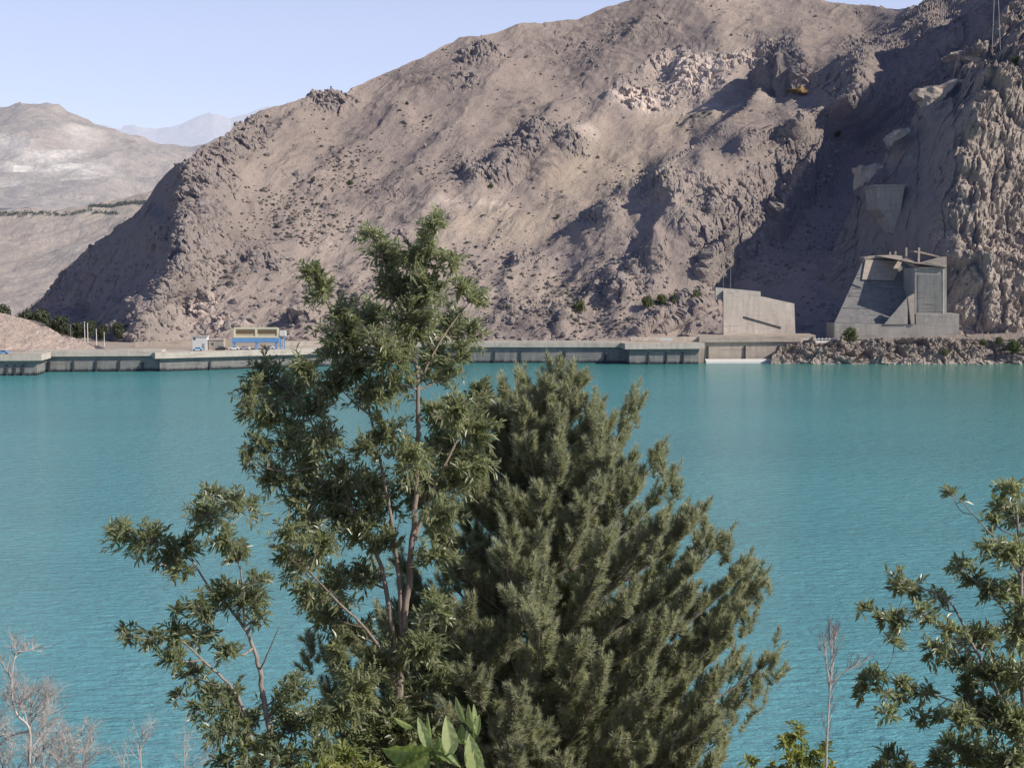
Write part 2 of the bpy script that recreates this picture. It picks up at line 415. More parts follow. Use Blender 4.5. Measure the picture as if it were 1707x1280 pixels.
def rocky(P, n, mask, seed, amp, size, vert=.55, soft=.5, bed=(-.5, 0, .85), st=.5):
    """craggy displacement: faulted blocks and fissures, weighted by mask"""
    sh = mask.shape; Q = P.reshape(-1, 3).copy()
    wv = np.stack([fbm(Q / size * .7, 3, seed + 50 + k) for k in range(3)], -1) * size * .18
    Q2 = (Q + wv) * np.array([1, 1, vert]) / size
    f1, f2, idv, tl = worley(Q2, seed)
    g1, g2, idb, tb = worley(Q2 * 2.7 + 5, seed + 3)
    rg = fbm(Q / size * .8, 5, seed + 9, .55, ridged=True)
    h = (idv - .4) * .9 + tl * 1.25 + np.clip((f2 - f1) * 2, 0, .3) + (idb - .5) * .35 + tb * .55 + np.clip(g2 - g1, 0, .15) * .8 + rg * soft * .15
    bq = (Q @ np.array(bed) + wv[:, 0] * 1.5 + (idv - .5) * size * .5) / (size * .62); fr = bq - np.floor(bq)
    h += st * (np.where(fr < .82, 1 - fr / .82, (fr - .82) / .18) - .5) * (.5 + idb)      # weathered beds: ledge below, set back above
    return (h * amp).reshape(sh) * mask

surf = {}     # surfaces kept for scattering

# --- main mountain
sky_A = interp([(40, 535), (60, 520), (75, 505), (110, 462), (125, 440), (160, 404), (185, 392), (200, 376), (215, 369), (235, 345), (262, 312), (290, 282), (310, 273), (330, 262), (350, 241), (400, 212), (440, 190), (470, 178), (510, 163), (528, 152), (555, 153), (575, 160), (600, 141), (650, 119), (700, 98), (765, 65), (798, 67), (830, 54), (860, 47), (915, 40), (960, 35), (1000, 18), (1040, 4), (1070, -6), (1150, -40), (1300, -40), (1360, 0), (1400, 10), (1450, 16), (1530, 13), (1556, -10), (1600, -60), (1700, -100), (2200, -130)])
base_A = interp([(40, 554), (75, 554), (180, 567), (260, 573), (500, 574), (900, 572), (1200, 566), (1500, 566), (2200, 566)])
Yb_A = interp([(40, 812), (75, 805), (180, 684), (260, 664), (500, 655), (900, 650), (1200, 645), (1500, 655), (2200, 660)])
Yt_A = interp([(40, 800), (300, 830), (470, 915), (700, 1000), (1000, 1090), (1300, 1130), (1500, 1060), (1700, 980), (2200, 950)])
expl = [
 # left crag: skyline, shaded face, rib that throws the shade
 (290, 285, 815), (262, 312, 818), (235, 345, 818), (200, 376, 820), (160, 404, 822), (110, 462, 822), (75, 505, 812), (60, 520, 812),
 (318, 288, 772), (307, 330, 736), (299, 380, 706), (288, 430, 681), (262, 470, 669), (222, 507, 668), (182, 542, 672),
 (240, 400, 778), (180, 470, 792), (130, 500, 802), (150, 525, 795), (240, 450, 745), (200, 495, 752), (278, 350, 782), (258, 420, 752), (285, 320, 795), (222, 470, 752),
 (345, 330, 752), (340, 400, 716), (335, 450, 692), (350, 280, 790), (400, 340, 782), (400, 420, 735),
 # long spur whose shaded back draws the diagonal line
 (1000, 364, 766), (1100, 310, 780), (1170, 280, 785), (1235, 254, 790), (1320, 215, 802), (1405, 172, 815), (1425, 142, 832),
 (990, 350, 800), (1078, 300, 842), (1155, 250, 884), (1205, 190, 930), (1248, 130, 972), (1262, 95, 990), (1200, 130, 965), (1200, 60, 1010), (1280, 40, 1035), (1380, 50, 1010),
 (1300, 150, 928), (1350, 160, 885), (1290, 190, 895), (1235, 222, 868), (1160, 268, 826), (1300, 115, 955), (1350, 125, 912), (1395, 150, 855),
 (1285, 82, 985), (1335, 88, 938), (1405, 126, 868), (1445, 105, 885),
 (1150, 180, 945), (1050, 270, 870), (940, 340, 815), (1120, 100, 1010),
 # crest of the lit rocky flank, then the deep gully below the massif
 (1325, 245, 800), (1253, 303, 766), (1232, 345, 750), (1198, 395, 728), (1168, 470, 698), (1085, 540, 660),
 (1440, 235, 868), (1385, 330, 822), (1305, 400, 775), (1215, 480, 728), (1130, 555, 672), (1390, 240, 850), (1340, 310, 806), (1300, 355, 782),
 (1100, 400, 722), (1160, 385, 716), (1050, 480, 690), (1150, 330, 745),
 (1480, 120, 880), (1560, 60, 900), (1440, 60, 1000), (1650, 10, 890),
]
pts = list(expl); ea = np.array(expl)[:, :2]
for gx in range(40, 2201, 90):
    for s in (0, .2, .4, .6, .8, 1.0):
        py = base_A(gx) + (sky_A(gx) - base_A(gx)) * s
        if np.min(np.hypot(ea[:, 0] - gx, (ea[:, 1] - py))) > 62:
            pts.append((gx, py, Yb_A(gx) + (Yt_A(gx) - Yb_A(gx)) * s ** 1.12))
fA = rbf(pts)
P, PX, PY = sheet(40, 1900, 1.7, base_A, sky_A, 360, fA, back=8)
n = normals(P); Q = P.reshape(-1, 3)
# outcrops pushed out of the slope: (px, py, rx, ry, metres)
for cx, cy, rx, ry, am in [(1022, 488, 20, 24, 13), (1088, 430, 12, 34, 9), (858, 436, 16, 13, 6), (503, 528, 22, 20, 11), (560, 172, 26, 16, 6), (806, 96, 26, 18, 7), (890, 246, 32, 26, 10), (835, 292, 26, 18, 7), (940, 252, 24, 18, 8), (785, 300, 16, 14, 6), (1302, 122, 18, 28, 9), (440, 432, 26, 16, 5), (390, 250, 22, 22, 7), (345, 360, 16, 42, 8), (1000, 372, 26, 9, 5), (1135, 125, 20, 22, 7), (1060, 185, 24, 12, 6), (1110, 330, 24, 14, 5), (1185, 345, 24, 18, 6), (640, 392, 24, 9, 4), (700, 330, 24, 8, 3), (1330, 300, 16, 16, 7), (1292, 372, 16, 20, 8), (1210, 430, 16, 16, 6), (870, 545, 34, 9, 4)]:
    dxl = (PX - cx) / rx; g = np.exp(-np.where(dxl < 0, np.abs(dxl) * 2.2, np.abs(dxl) * .8) ** 2 - ((PY - cy) / ry) ** 2)
    P += np.array([.1, -.8, .35]) * (g * am)[..., None]
# sharp fins and furrows that run down the slope: polyline, metres, width above-left, width below-right
def fin(PX, PY, pl, am, wl, wr):
    best = np.full(PX.shape, 1e9); sg = np.zeros(PX.shape); tt = np.zeros(PX.shape); n_ = len(pl) - 1
    for k in range(n_):
        ax, ay = pl[k]; bx, by = pl[k + 1]; ex, ey = bx - ax, by - ay; L2 = ex * ex + ey * ey
        t = np.clip(((PX - ax) * ex + (PY - ay) * ey) / L2, 0, 1); dx = PX - ax - t * ex; dy = PY - ay - t * ey; d = np.hypot(dx, dy)
        m = d < best; best = np.where(m, d, best); sg = np.where(m, ex * dy - ey * dx, sg); tt = np.where(m, (k + t) / n_, tt)
    wd = np.where(sg < 0, wl, wr)
    return am * np.exp(-(best / wd) ** 1.3) * np.clip(np.minimum(tt, 1 - tt) * 6 + .25, 0, 1)
wob = fbm(Q / 25, 3, 640).reshape(PX.shape); FX = PX + wob * 14; FY = PY + np.roll(wob, 40, 1) * 14
for pl, am, wl, wr in [([(1228, 264), (1300, 236), (1360, 206), (1412, 178)], 12, 9, 16), ([(1272, 398), (1320, 335), (1345, 290), (1388, 245)], 17, 10, 14), ([(1170, 478), (1200, 430), (1242, 392)], 15, 12, 18), ([(1055, 557), (1110, 527), (1172, 490)], 8, 7, 10), ([(1090, 558), (1150, 530), (1190, 510)], 6, 6, 10), ([(925, 562), (965, 524), (1000, 482)], 6, 6, 20),
                       ([(640, 330), (740, 235), (820, 150), (890, 65)], 7, 22, 70), ([(770, 335), (860, 262), (950, 175)], 8, 12, 40), ([(880, 305), (965, 235), (1040, 150)], 7, 12, 40), ([(1040, 470), (1085, 410), (1130, 340)], 8, 10, 40), ([(960, 150), (1040, 80), (1100, 20)], 7, 20, 60), ([(500, 330), (600, 250), (680, 170)], 6, 20, 60), ([(560, 470), (660, 400), (760, 330)], 5, 16, 60), ([(820, 480), (900, 430), (985, 375)], 5, 10, 50), ([(380, 330), (440, 260), (500, 190)], 6, 16, 50), ([(1130, 240), (1190, 170), (1240, 100)], 5, 12, 40), ([(350, 500), (420, 450), (500, 400)], 4, 12, 40), ([(1400, 130), (1480, 80), (1560, 20)], 6, 14, 50), ([(1480, 150), (1570, 80), (1660, 20)], 8, 14, 50)]:
    P += np.array([-.1, -.75, .5]) * fin(FX, FY, pl, am, wl, wr)[..., None]
P += np.array([-.1, -.75, .5]) * fin(PX + wob * 4, PY + wob * 3, [(985, 368), (1100, 306), (1190, 250), (1250, 206), (1272, 150)], 17, 5, 46)[..., None]
n = normals(P); Q = P.reshape(-1, 3)
crag = blobs(PX, PY, [(555, 170, 45, 24, 1), (800, 98, 42, 26, .95), (775, 140, 30, 16, .7), (885, 248, 55, 36, 1), (815, 296, 55, 24, 1), (940, 255, 45, 26, .9), (1140, 132, 70, 46, .85), (1075, 172, 60, 26, .9), (1235, 108, 52, 22, .7), (1060, 55, 110, 42, .35), (960, 90, 90, 40, .35), (400, 235, 60, 44, .8), (345, 300, 50, 60, .9), (335, 370, 42, 75, 1), (300, 420, 36, 60, 1), (180, 450, 150, 110, .8), (400, 420, 60, 34, .45), (440, 445, 60, 30, .5), (290, 520, 70, 40, .85), (330, 545, 70, 24, .5), (880, 432, 60, 20, .5), (1000, 375, 44, 14, .8), (1150, 345, 110, 50, .6), (1210, 420, 60, 70, .6), (1300, 120, 45, 55, 1), (1390, 150, 50, 35, .8), (1350, 290, 60, 60, .7), (1280, 380, 60, 60, .7), (1070, 460, 40, 60, .5), (1010, 490, 36, 30, .8), (640, 400, 60, 24, .4), (500, 530, 50, 20, .4), (1480, 100, 90, 60, .5), (1560, 60, 80, 60, .6), (850, 520, 120, 30, .35), (640, 330, 60, 20, .4)])
nz = fbm(Q / 55, 5, 3).reshape(PX.shape); nz2 = fbm(Q / 16, 4, 33).reshape(PX.shape)
steep = 1 - np.clip(np.abs(n[..., 2]), 0, 1)
pat = sstep(nz + .7 * nz2, .30, .62)
rockm = np.clip(np.maximum(crag * (.95 + 1.3 * nz2), pat * .30) + .5 * sstep(steep, .45, .75), 0, 1)
gq = np.stack([(FX * .62 + FY * .78).ravel() / 80, (PX * .78 - PY * .62).ravel() / 260, 0 * PX.ravel()], -1)
gul = fbm(gq, 5, 71, .5, ridged=True).reshape(PX.shape)     # gullies that run down the slope
disp = gul * 2.3 * (.6 + .8 * sstep(nz, -.3, .3)) + nz * 3.0 + fbm(Q / 9, 3, 12).reshape(PX.shape) * .45
face = blobs(PX, PY, [(220, 440, 85, 90, .9), (160, 500, 80, 45, .85), (275, 340, 25, 50, .8)])
rk2 = np.clip(rockm - .12, 0, 1) * (1 - face)
disp = disp * (1 - .75 * face); rdisp = rocky(P, n, rk2, 5, 4.6, 11.0, vert=.5, soft=.35) + rocky(P, n, np.clip(rk2 * 1.1 - .03, 0, 1), 21, 1.3, 3.6)
fade = 1 - .75 * sstep(np.abs(PX - 0), 0, 1) * 0
P = P + n * np.where((n[..., 1:2] < 0) | True, 1, 1) * (disp)[..., None] * np.sign(-n[..., 1:2] + 1e-6) + np.array([-.2, -.8, .5]) * rdisp[..., None]
pale = blobs(PX, PY, [(1150, 130, 62, 40, .95), (1075, 178, 55, 22, 1), (1235, 108, 48, 20, .6), (1190, 190, 100, 10, .35), (340, 520, 45, 28, .55), (360, 548, 60, 14, .45), (975, 235, 26, 14, .4), (760, 350, 90, 10, .3), (650, 430, 160, 60, .12), (1500, 20, 40, 6, .3)]) * np.clip(.75 + 1.2 * nz2, 0, 1)
grass = np.clip(blobs(PX, PY, [(1020, 300, 130, 60, .9), (860, 390, 150, 40, .7), (700, 470, 200, 50, .45), (1250, 60, 200, 60, .2), (620, 480, 140, 60, .5), (900, 500, 120, 40, .7), (480, 270, 100, 40, .2), (1150, 215, 90, 25, .6)]) * (1 + nz), 0, 1)
surf['A'] = (P, PX, PY, rockm)
scrubby = np.clip(blobs(PX, PY, [(1050, 60, 100, 52, 1), (960, 100, 100, 44, .8), (850, 200, 80, 70, .55), (740, 140, 80, 36, .6), (880, 270, 70, 56, .8), (640, 330, 90, 30, .45), (1140, 430, 70, 40, .4), (1480, 90, 130, 60, .8), (1560, 40, 90, 60, .8), (380, 240, 90, 50, .6), (420, 430, 90, 50, .6), (900, 545, 90, 24, .5), (1300, 260, 100, 80, .5), (560, 230, 120, 60, .35), (700, 250, 120, 80, .35), (330, 380, 90, 90, .5)]) * (1 + 1.2 * nz) + .22 * sstep(gul, .1, .6), 0, 1)
mask = np.stack([np.clip(rockm * .95, 0, 1), grass, np.clip(pale * 1.3, 0, 1), scrubby], -1)
sheet_obj('mountain', P, mask, M['mount'])

# --- right hand massif, nearer
sky_B = interp([(1320, 560), (1335, 548), (1350, 500), (1375, 440), (1400, 400), (1422, 345), (1432, 300), (1440, 290), (1470, 281), (1478, 258), (1492, 228), (1515, 213), (1528, 190), (1531, 162), (1548, 151), (1586, 143), (1591, 118), (1600, 92), (1642, 86), (1652, 45), (1690, 5), (1720, -60), (1800, -160), (2000, -200), (2300, -150)])
base_B = interp([(1320, 566), (1400, 560), (1600, 557), (2300, 560)])
bp = [(1335, 556, 665), (1350, 500, 712), (1375, 440, 724), (1400, 400, 728), (1425, 330, 732), (1440, 292, 734), (1475, 280, 736), (1492, 228, 742), (1520, 210, 744), (1530, 160, 752), (1590, 140, 756), (1600, 92, 768), (1645, 84, 772), (1690, 5, 800), (1800, -160, 850), (2000, -200, 870), (2300, -150, 870),
      (1568, 550, 630), (1574, 430, 634), (1584, 350, 644), (1592, 270, 655), (1608, 200, 670), (1648, 140, 692), (1706, 70, 735),
      (1500, 430, 676), (1500, 300, 704), (1450, 450, 690), (1400, 480, 700), (1545, 300, 680), (1545, 200, 715), (1450, 380, 706), (1400, 556, 680), (1480, 556, 655), (1380, 520, 690), (1600, 140, 738), (1640, 100, 745),
      (1650, 550, 636), (1650, 436, 641), (1650, 422, 658), (1650, 350, 666), (1650, 270, 671), (1700, 200, 694), (1700, 550, 646), (1700, 436, 653), (1700, 422, 672), (1700, 320, 686), (1800, 550, 664), (1800, 300, 706), (1800, 100, 760), (2000, 550, 700), (2000, 200, 770), (2300, 550, 740), (2300, 200, 800)]
fB = rbf(bp)
P, PX, PY = sheet(1320, 2000, 1.7, base_B, sky_B, 380, fB, back=8, backdy=14, backdz=14)
n = normals(P); Q = P.reshape(-1, 3)
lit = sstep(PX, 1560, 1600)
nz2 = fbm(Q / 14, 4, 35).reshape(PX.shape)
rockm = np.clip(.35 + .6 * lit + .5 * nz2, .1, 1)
disp = fbm(Q / 30, 4, 8).reshape(PX.shape) * 4 + fbm(Q / 6, 4, 88).reshape(PX.shape) * .6
rdisp = rocky(P, n, rockm, 41, 8.0, 24.0, vert=.55, bed=(.12, .1, 1), st=.55) + rocky(P, n, rockm, 47, 3.4, 8.5, vert=.6, bed=(-.9, .3, .3), st=.6) + rocky(P, n, rockm, 53, 1.1, 3.2, vert=.6, st=.4)
flat = 1 - blobs(PX, PY, [(1490, 500, 110, 80, .7), (1490, 350, 70, 90, .6), (1560, 220, 50, 70, .5)])
P = P + n * (disp * flat)[..., None] * np.sign(-n[..., 1:2] + 1e-6) + np.array([-.1, -.8, .35]) * (rdisp * flat)[..., None]
pale = np.clip(blobs(PX, PY, [(1660, 480, 70, 50, .45), (1640, 360, 40, 40, .4), (1650, 427, 90, 5, .9), (1650, 552, 90, 5, .7), (1620, 340, 30, 50, .5), (1690, 250, 40, 50, .4)]) * (1 + nz2), 0, 1)
grass = blobs(PX, PY, [(1680, 110, 50, 25, .5), (1560, 160, 40, 15, .5)])
surf['B'] = (P, PX, PY, rockm)
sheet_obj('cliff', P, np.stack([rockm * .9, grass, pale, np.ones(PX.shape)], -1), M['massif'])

# --- rocky shore below the road on the right
base_C = interp([(1285, 607), (1500, 607), (1707, 607), (2200, 607)])
top_C = interp([(1285, 600), (1300, 582), (1320, 575), (1335, 572), (1400, 571), (1440, 569), (1520, 563), (1600, 559), (1707, 556), (2200, 556)])
P, PX, PY = sheet(1285, 2100, 1.2, base_C, top_C, 90, lambda px, py: 596 + (607 - py) / 45 * 18 - .012 * np.maximum(px - 1600, 0), below=.25, back=3, backdy=5, backdz=.1)
n = normals(P); Q = P.reshape(-1, 3)
nz2 = fbm(Q / 10, 4, 61).reshape(PX.shape)
s = np.clip((607 - PY) / 45, 0, 1); edge = np.clip(np.minimum(s * 5 + .5, (1 - s) * 4), .12, 1)
rm = np.clip(.75 + .6 * nz2, .2, 1) * edge
disp = rocky(P, n, rm, 91, 5.0, 13.0, vert=.9, bed=(.3, 0, 1), st=.4) + rocky(P, n, rm, 97, 1.6, 4.2, vert=.8) + rocky(P, n, rm, 99, .5, 1.6, vert=.8) + (nz2 * 2.2) * edge
P = P + np.array([0, -.75, .5]) * disp[..., None]
pale = np.clip(sstep(-PY, -606, -597) * 0 + .55 * sstep(PY, 594, 603) + .35 * nz2, 0, 1)
sheet_obj('rocky_shore', P, np.stack([np.clip(rm * 1.1, 0, 1), np.zeros(PX.shape), pale, np.ones(PX.shape)], -1), M['shore'])

# --- distant hills on the left
def simple_hill(name, mat, px0, px1, step, nrow, base, top, Yb, Yt, amp, size, seed, palel=(), grassl=(), rockl=(), powr=1.0, back=6, bdy=60, bdz=20):
    def dep(px, py):
        b = base(px); t = top(px); s = np.clip((b - py) / (b - t), -.1, 1); return Yb + (Yt - Yb) * np.sign(s) * np.abs(s) ** powr
    P, PX, PY = sheet(px0, px1, step, base, top, nrow, dep, back=back, backdy=bdy, backdz=bdz)
    n = normals(P); Q = P.reshape(-1, 3)
    r = fbm(Q / size * np.array([1, .45, .6]), 6, seed, .5, ridged=True).reshape(PX.shape); q = fbm(Q / size * 2.2, 5, seed + 5).reshape(PX.shape)
    P = P + n * (amp * (r * .7 + q * .5))[..., None] * np.sign(-n[..., 1:2] + 1e-6)
    z = np.zeros(PX.shape)
    k = np.stack([np.clip(z + (blobs(PX, PY, rockl) if rockl else 0) * (1 + q), 0, 1), np.clip(z + (blobs(PX, PY, grassl) if grassl else 0), 0, 1), np.clip((z + (blobs(PX, PY, palel) if palel else 0)) * (1 + 1.6 * q), 0, 1), z + 1], -1)
    surf[name] = (P, PX, PY, k[..., 0])
    return sheet_obj(name, P, k, mat)

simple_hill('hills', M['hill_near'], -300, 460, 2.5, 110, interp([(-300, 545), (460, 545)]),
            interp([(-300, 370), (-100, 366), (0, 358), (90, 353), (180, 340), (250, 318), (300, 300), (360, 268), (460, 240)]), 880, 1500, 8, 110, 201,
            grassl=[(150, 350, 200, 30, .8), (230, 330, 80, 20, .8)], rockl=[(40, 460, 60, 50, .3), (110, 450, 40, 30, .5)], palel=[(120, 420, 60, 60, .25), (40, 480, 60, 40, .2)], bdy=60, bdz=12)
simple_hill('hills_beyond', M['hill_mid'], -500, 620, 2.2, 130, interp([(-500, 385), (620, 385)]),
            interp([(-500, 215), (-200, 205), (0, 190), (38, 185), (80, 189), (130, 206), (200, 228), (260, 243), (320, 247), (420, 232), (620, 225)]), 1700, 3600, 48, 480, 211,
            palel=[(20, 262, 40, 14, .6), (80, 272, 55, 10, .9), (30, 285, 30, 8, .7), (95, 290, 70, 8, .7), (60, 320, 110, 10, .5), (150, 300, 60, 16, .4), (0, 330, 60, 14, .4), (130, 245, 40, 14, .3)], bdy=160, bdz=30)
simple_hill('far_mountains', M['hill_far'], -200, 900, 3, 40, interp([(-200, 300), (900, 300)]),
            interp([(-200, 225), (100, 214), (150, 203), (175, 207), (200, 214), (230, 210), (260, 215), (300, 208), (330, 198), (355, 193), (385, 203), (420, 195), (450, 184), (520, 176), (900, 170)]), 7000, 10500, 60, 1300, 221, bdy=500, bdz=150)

# pale soil mound behind the left end of the dam
top_D = interp([(-300, 500), (-60, 506), (0, 521), (35, 529), (60, 537), (85, 548), (105, 560), (130, 565), (150, 574), (170, 582), (185, 588)])
P, PX, PY = sheet(-300, 185, 2.0, interp([(-300, 592), (185, 592)]), top_D, 60, lambda px, py: 570 + (592 - py) * .75, below=.1, back=6, backdy=7, backdz=4)
n = normals(P); Q = P.reshape(-1, 3); nz = fbm(Q / 14, 5, 301).reshape(PX.shape)
P = P + n * (nz * 1.5 + fbm(Q / 2.5, 4, 305).reshape(PX.shape) * .35)[..., None] * np.sign(-n[..., 1:2] + 1e-6)
sheet_obj('mound', P, np.stack([np.clip(sstep(nz, .25, .5), 0, 1) * .6, np.zeros(PX.shape), np.zeros(PX.shape), np.ones(PX.shape)], -1), M['mound'])

# --- flat ground behind the dam, lake bed, near bank
def flat_obj(name, poly, z, mat):
    b = MB(); b.poly([(x, y, z) for x, y in poly]); o = b.build(name, mat); return tag(o, kind='structure')
flat_obj('lake_bed', [(-30000, -6000), (30000, -6000), (30000, 60000), (-30000, 60000)], -9, M['terrace'])
flat_obj('ground', [XY(-400, 552), XY(60, 556), XY(255, 560), XY(590, 598), XY(1045, 606), XY(1170, 608), XY(1335, 611), XY(1500, 616), XY(2100, 616), XY(2100, 800), XY(1400, 830), XY(40, 1000), XY(-600, 1000)], 7.1, M['terrace'])

# near bank, sloping to the water below the view point
yy = np.concatenate([np.linspace(-60, 90, 100)]); xx = np.linspace(-140, 140, 160)
X, Yg = np.meshgrid(xx, yy); Z = np.where(Yg < 0, 38.4 - .08 * Yg, 38.4 - .5 * Yg)
nn = fbm(np.stack([X.ravel() / 9, Yg.ravel() / 9, 0 * X.ravel()], -1), 4, 401).reshape(X.shape)
Z = Z + nn * np.where(Yg < 4, .15, 1.0)
sheet_obj('bank', np.stack([X, Yg, Z], -1), np.stack([0 * X + .2, np.clip(.4 + nn, 0, 1), 0 * X, 0 * X + 1], -1), M['ground'])
def bank_z(x, y):
    j = int(np.argmin(np.abs(yy - y))); i = int(np.argmin(np.abs(xx - x))); return float(Z[j, i])

# --- water
m, nt, b = new_mat('lake_water')
g = nt.nodes.new('ShaderNodeNewGeometry'); sx = nt.nodes.new('ShaderNodeSeparateXYZ'); nt.links.new(g.outputs['Position'], sx.inputs[0])
c = mixc(nt, ramp(nt, sx.outputs[1], 90, 560), (.145, .405, .455), (.085, .330, .345))
c = mixc(nt, ramp(nt, sx.outputs[1], 500, 600), c, (.060, .25, .225))  # greener band stands in for the far shore's reflection
gx = nt.nodes.new('ShaderNodeMath'); gx.operation = 'MULTIPLY'; nt.links.new(ramp(nt, sx.outputs[0], 70, 190), gx.inputs[0]); nt.links.new(ramp(nt, sx.outputs[1], 230, 560), gx.inputs[1])
c = mixc(nt, gx.outputs[0], c, (.105, .235, .165))          # cliff reflection near the right bank put into the colour
big = noise(nt, mapping(nt, .004, .022, 1, (0, 0, R(6))), 1.0, 5, .6)
c = mixc(nt, ramp(nt, big, .35, .65), c, mixc(nt, .62, (.09, .27, .31), c))
nt.links.new(c, b.inputs['Base Color'])
b.inputs['Roughness'].default_value = .13; b.inputs['IOR'].default_value = 1.33; b.inputs['Specular IOR Level'].default_value = .5
w1 = noise(nt, mapping(nt, .26, .75, 1, (0, 0, R(14))), 1.0, 5, .62, .4)
w2 = noise(nt, mapping(nt, .9, 2.0, 1, (0, 0, R(-8))), 1.0, 3, .6)
ad = nt.nodes.new('ShaderNodeMath'); ad.operation = 'MULTIPLY_ADD'; ad.inputs[1].default_value = .35; nt.links.new(w2, ad.inputs[0]); nt.links.new(w1, ad.inputs[2])
bump(nt, b, ad.outputs[0], 1.0, .9)
M['water'] = m
flat_obj('water', [(-3000, 40), (3000, 40), (3000, 660), (-3000, 660)], 0, M['water'])

# ------------------------------------------------------------------ the dam
def lerp(a, b, t): return (a[0] + (b[0] - a[0]) * t, a[1] + (b[1] - a[1]) * t)
DZ = 8.7
dam = empty('dam', (*XY(500, 575), 0), 'long grey concrete dam wall across the far side of the lake, with three projecting blocks', 'dam')
def dam_seg(pa, ya, pb, yb, kind, ztop, ribs, cap_mat='conc_cap', wall_mat='conc'):
    A, B = XY(pa, ya), XY(pb, yb); d = Vector(B) - Vector(A); L = d.length; u = d / L
    bh = 2.3
    if kind == 'recess':
        MB().prism(A, B, [(0, -9), (0, ztop - bh - .9), (1.1, ztop - bh), (-9, ztop - bh), (-9, -9)]).build('wall', M[wall_mat], dam)
        MB().prism(A, B, [(1.25, ztop - bh + .003), (1.25, ztop - .5), (1.0, ztop - .5), (1.0, ztop), (-9, ztop), (-9, ztop - bh + .003)]).build('crest_beam', M[cap_mat], dam)
    else:
        MB().prism(A, B, [(0, -9), (0, ztop - bh - 1.6), (1.6, ztop - bh), (-13, ztop - bh), (-13, -9)]).build('wall', M['conc'], dam)
        A2 = (A[0] - u.x * 2.2, A[1] - u.y * 2.2); B2 = (B[0] + u.x * 2.2, B[1] + u.y * 2.2)
        MB().prism(A2, B2, [(1.9, ztop - bh + .003), (1.9, ztop), (-14, ztop), (-14, ztop - bh + .003)]).build('crest_beam', M[cap_mat], dam)
        MB().prism(A2, B2, [(1.6, ztop + .002), (1.6, ztop + .22), (1.1, ztop + .22), (1.1, ztop + .002)]).build('kerb', M['conc_tan'], dam)
    for px in ribs:
        t = (px - pa) / (pb - pa); c = lerp(A, B, t)
        MB().prism((c[0] - u.x * .35, c[1] - u.y * .35), (c[0] + u.x * .35, c[1] + u.y * .35), [(.01, -1), (.75, -1), (.5, ztop - bh - 1.9), (.01, ztop - bh - 1.7)]).build('rib', M['conc_dark'], dam)
dam_seg(-260, 524, 57, 531, 'block', 8.0, [-40, 6, 20, 34])
dam_seg(40, 548, 268, 553, 'recess', 8.4, [78, 118, 156, 195, 234])
dam_seg(263, 551, 592, 588, 'block', 7.5, [343, 420, 500, 560])
dam_seg(585, 602, 1052, 602, 'recess', 9.1, [640, 690, 738, 782, 824, 868, 942, 1010])
dam_seg(1050, 593, 1166, 596, 'block', 8.8, [1082, 1112, 1140])
dam_seg(1166, 605, 1336, 609, 'recess', 11.1, [1181, 1243, 1300], 'conc_tan', 'conc_tan')

MB().prism(XY(993, 608), XY(1052, 608), [(0, 7), (0, 10.1), (-1, 10.1), (-1, 7)]).build('parapet', M['conc_tan'], dam)
MB().prism(XY(1052, 603), XY(1172, 606), [(0, 8.0), (0, 9.6), (-.6, 11.0), (-1.6, 11.0), (-1.6, 8.0)]).build('parapet', M['conc_tan'], dam)
tag(MB().prism(XY(222, 598), XY(318, 604), [(0, 6), (0, 9.2), (-1.2, 9.2), (-1.2, 6)]).build('low_wall', M['conc_tan']), 'long low tan wall behind the crest, left of the tall cabin', 'wall')
tag(MB().prism(XY(470, 604), XY(600, 612), [(0, 6), (0, 9.0), (-1.2, 9.0), (-1.2, 6)]).build('low_wall', M['conc_cap']), 'long low grey wall behind the crest, right of the crane', 'wall')
# pale concrete toe at the water's edge below the right end of the dam
A, B = XY(1178, 601), XY(1308, 602)
tag(MB().prism(A, B, [(1.8, -1), (1.5, .75), (-1.5, 1.6), (-3, 1.6), (-3, -1)]).build('concrete_toe', M['white']), 'pale low concrete ledge at the waterline under the right end of the dam', 'ledge')

# crest road with kerb
b = MB()
for pa, ya, pb, yb, z in [(60, 556, 262, 560, 9.02)]:
    pass

# ------------------------------------------------------------------ things on the crest
def px_box(mb, px0, px1, py0, py1, Y, dy):
    """upright box seen between the given directions at distance Y"""
    a = W(px0, py0, Y); c = W(px1, py1, Y)
    return mb.box(min(a.x, c.x), max(a.x, c.x), Y, Y + dy, min(a.z, c.z), max(a.z, c.z))

# gantry crane
gy = 571
g = empty('gantry_crane', W(426, 585, gy + 3), 'blue legged gantry crane with yellow louvred top beam on the dam crest', 'crane')
for px in (390, 427, 460):
    for k in (0, 5.5):
        mb = MB(); px_box(mb, px - 2.2, px + 2.2, 571, 584.5, gy + k, .9); mb.build('leg', M['blue'], g)
mb = MB(); px_box(mb, 386.5, 465.5, 563.5, 570.5, gy - .15, 1.2); mb.build('lower_beam', M['blue'], g)
mb = MB(); px_box(mb, 386.5, 465.5, 563.5, 571, gy + 5.4, 1.2); mb.build('lower_beam', M['blue'], g)
mb = MB(); px_box(mb, 391.5, 462, 548.5, 562.8, gy + .3, 5.2); mb.build('machine_house', M['yellow'], g)
for a_, b_, c_, d_ in [(389.5, 464, 545.8, 548.6), (389.5, 464, 560.2, 563.0), (389.5, 392.2, 548.7, 560.1), (425, 428.5, 548.7, 560.1), (461.3, 464, 548.7, 560.1)]:
    mb = MB(); px_box(mb, a_, b_, c_, d_, gy, .3); mb.build('frame', M['cream'], g)
for a_, b_ in [(394, 424), (430, 460)]:
    mb = MB(); px_box(mb, a_, b_, 551, 555.5, gy + .12, .15); mb.build('louvre', M['brown'], g)
mb = MB(); px_box(mb, 466, 476, 551, 560, gy + 2, 2.2); mb.build('control_cabin', M['white'], g)
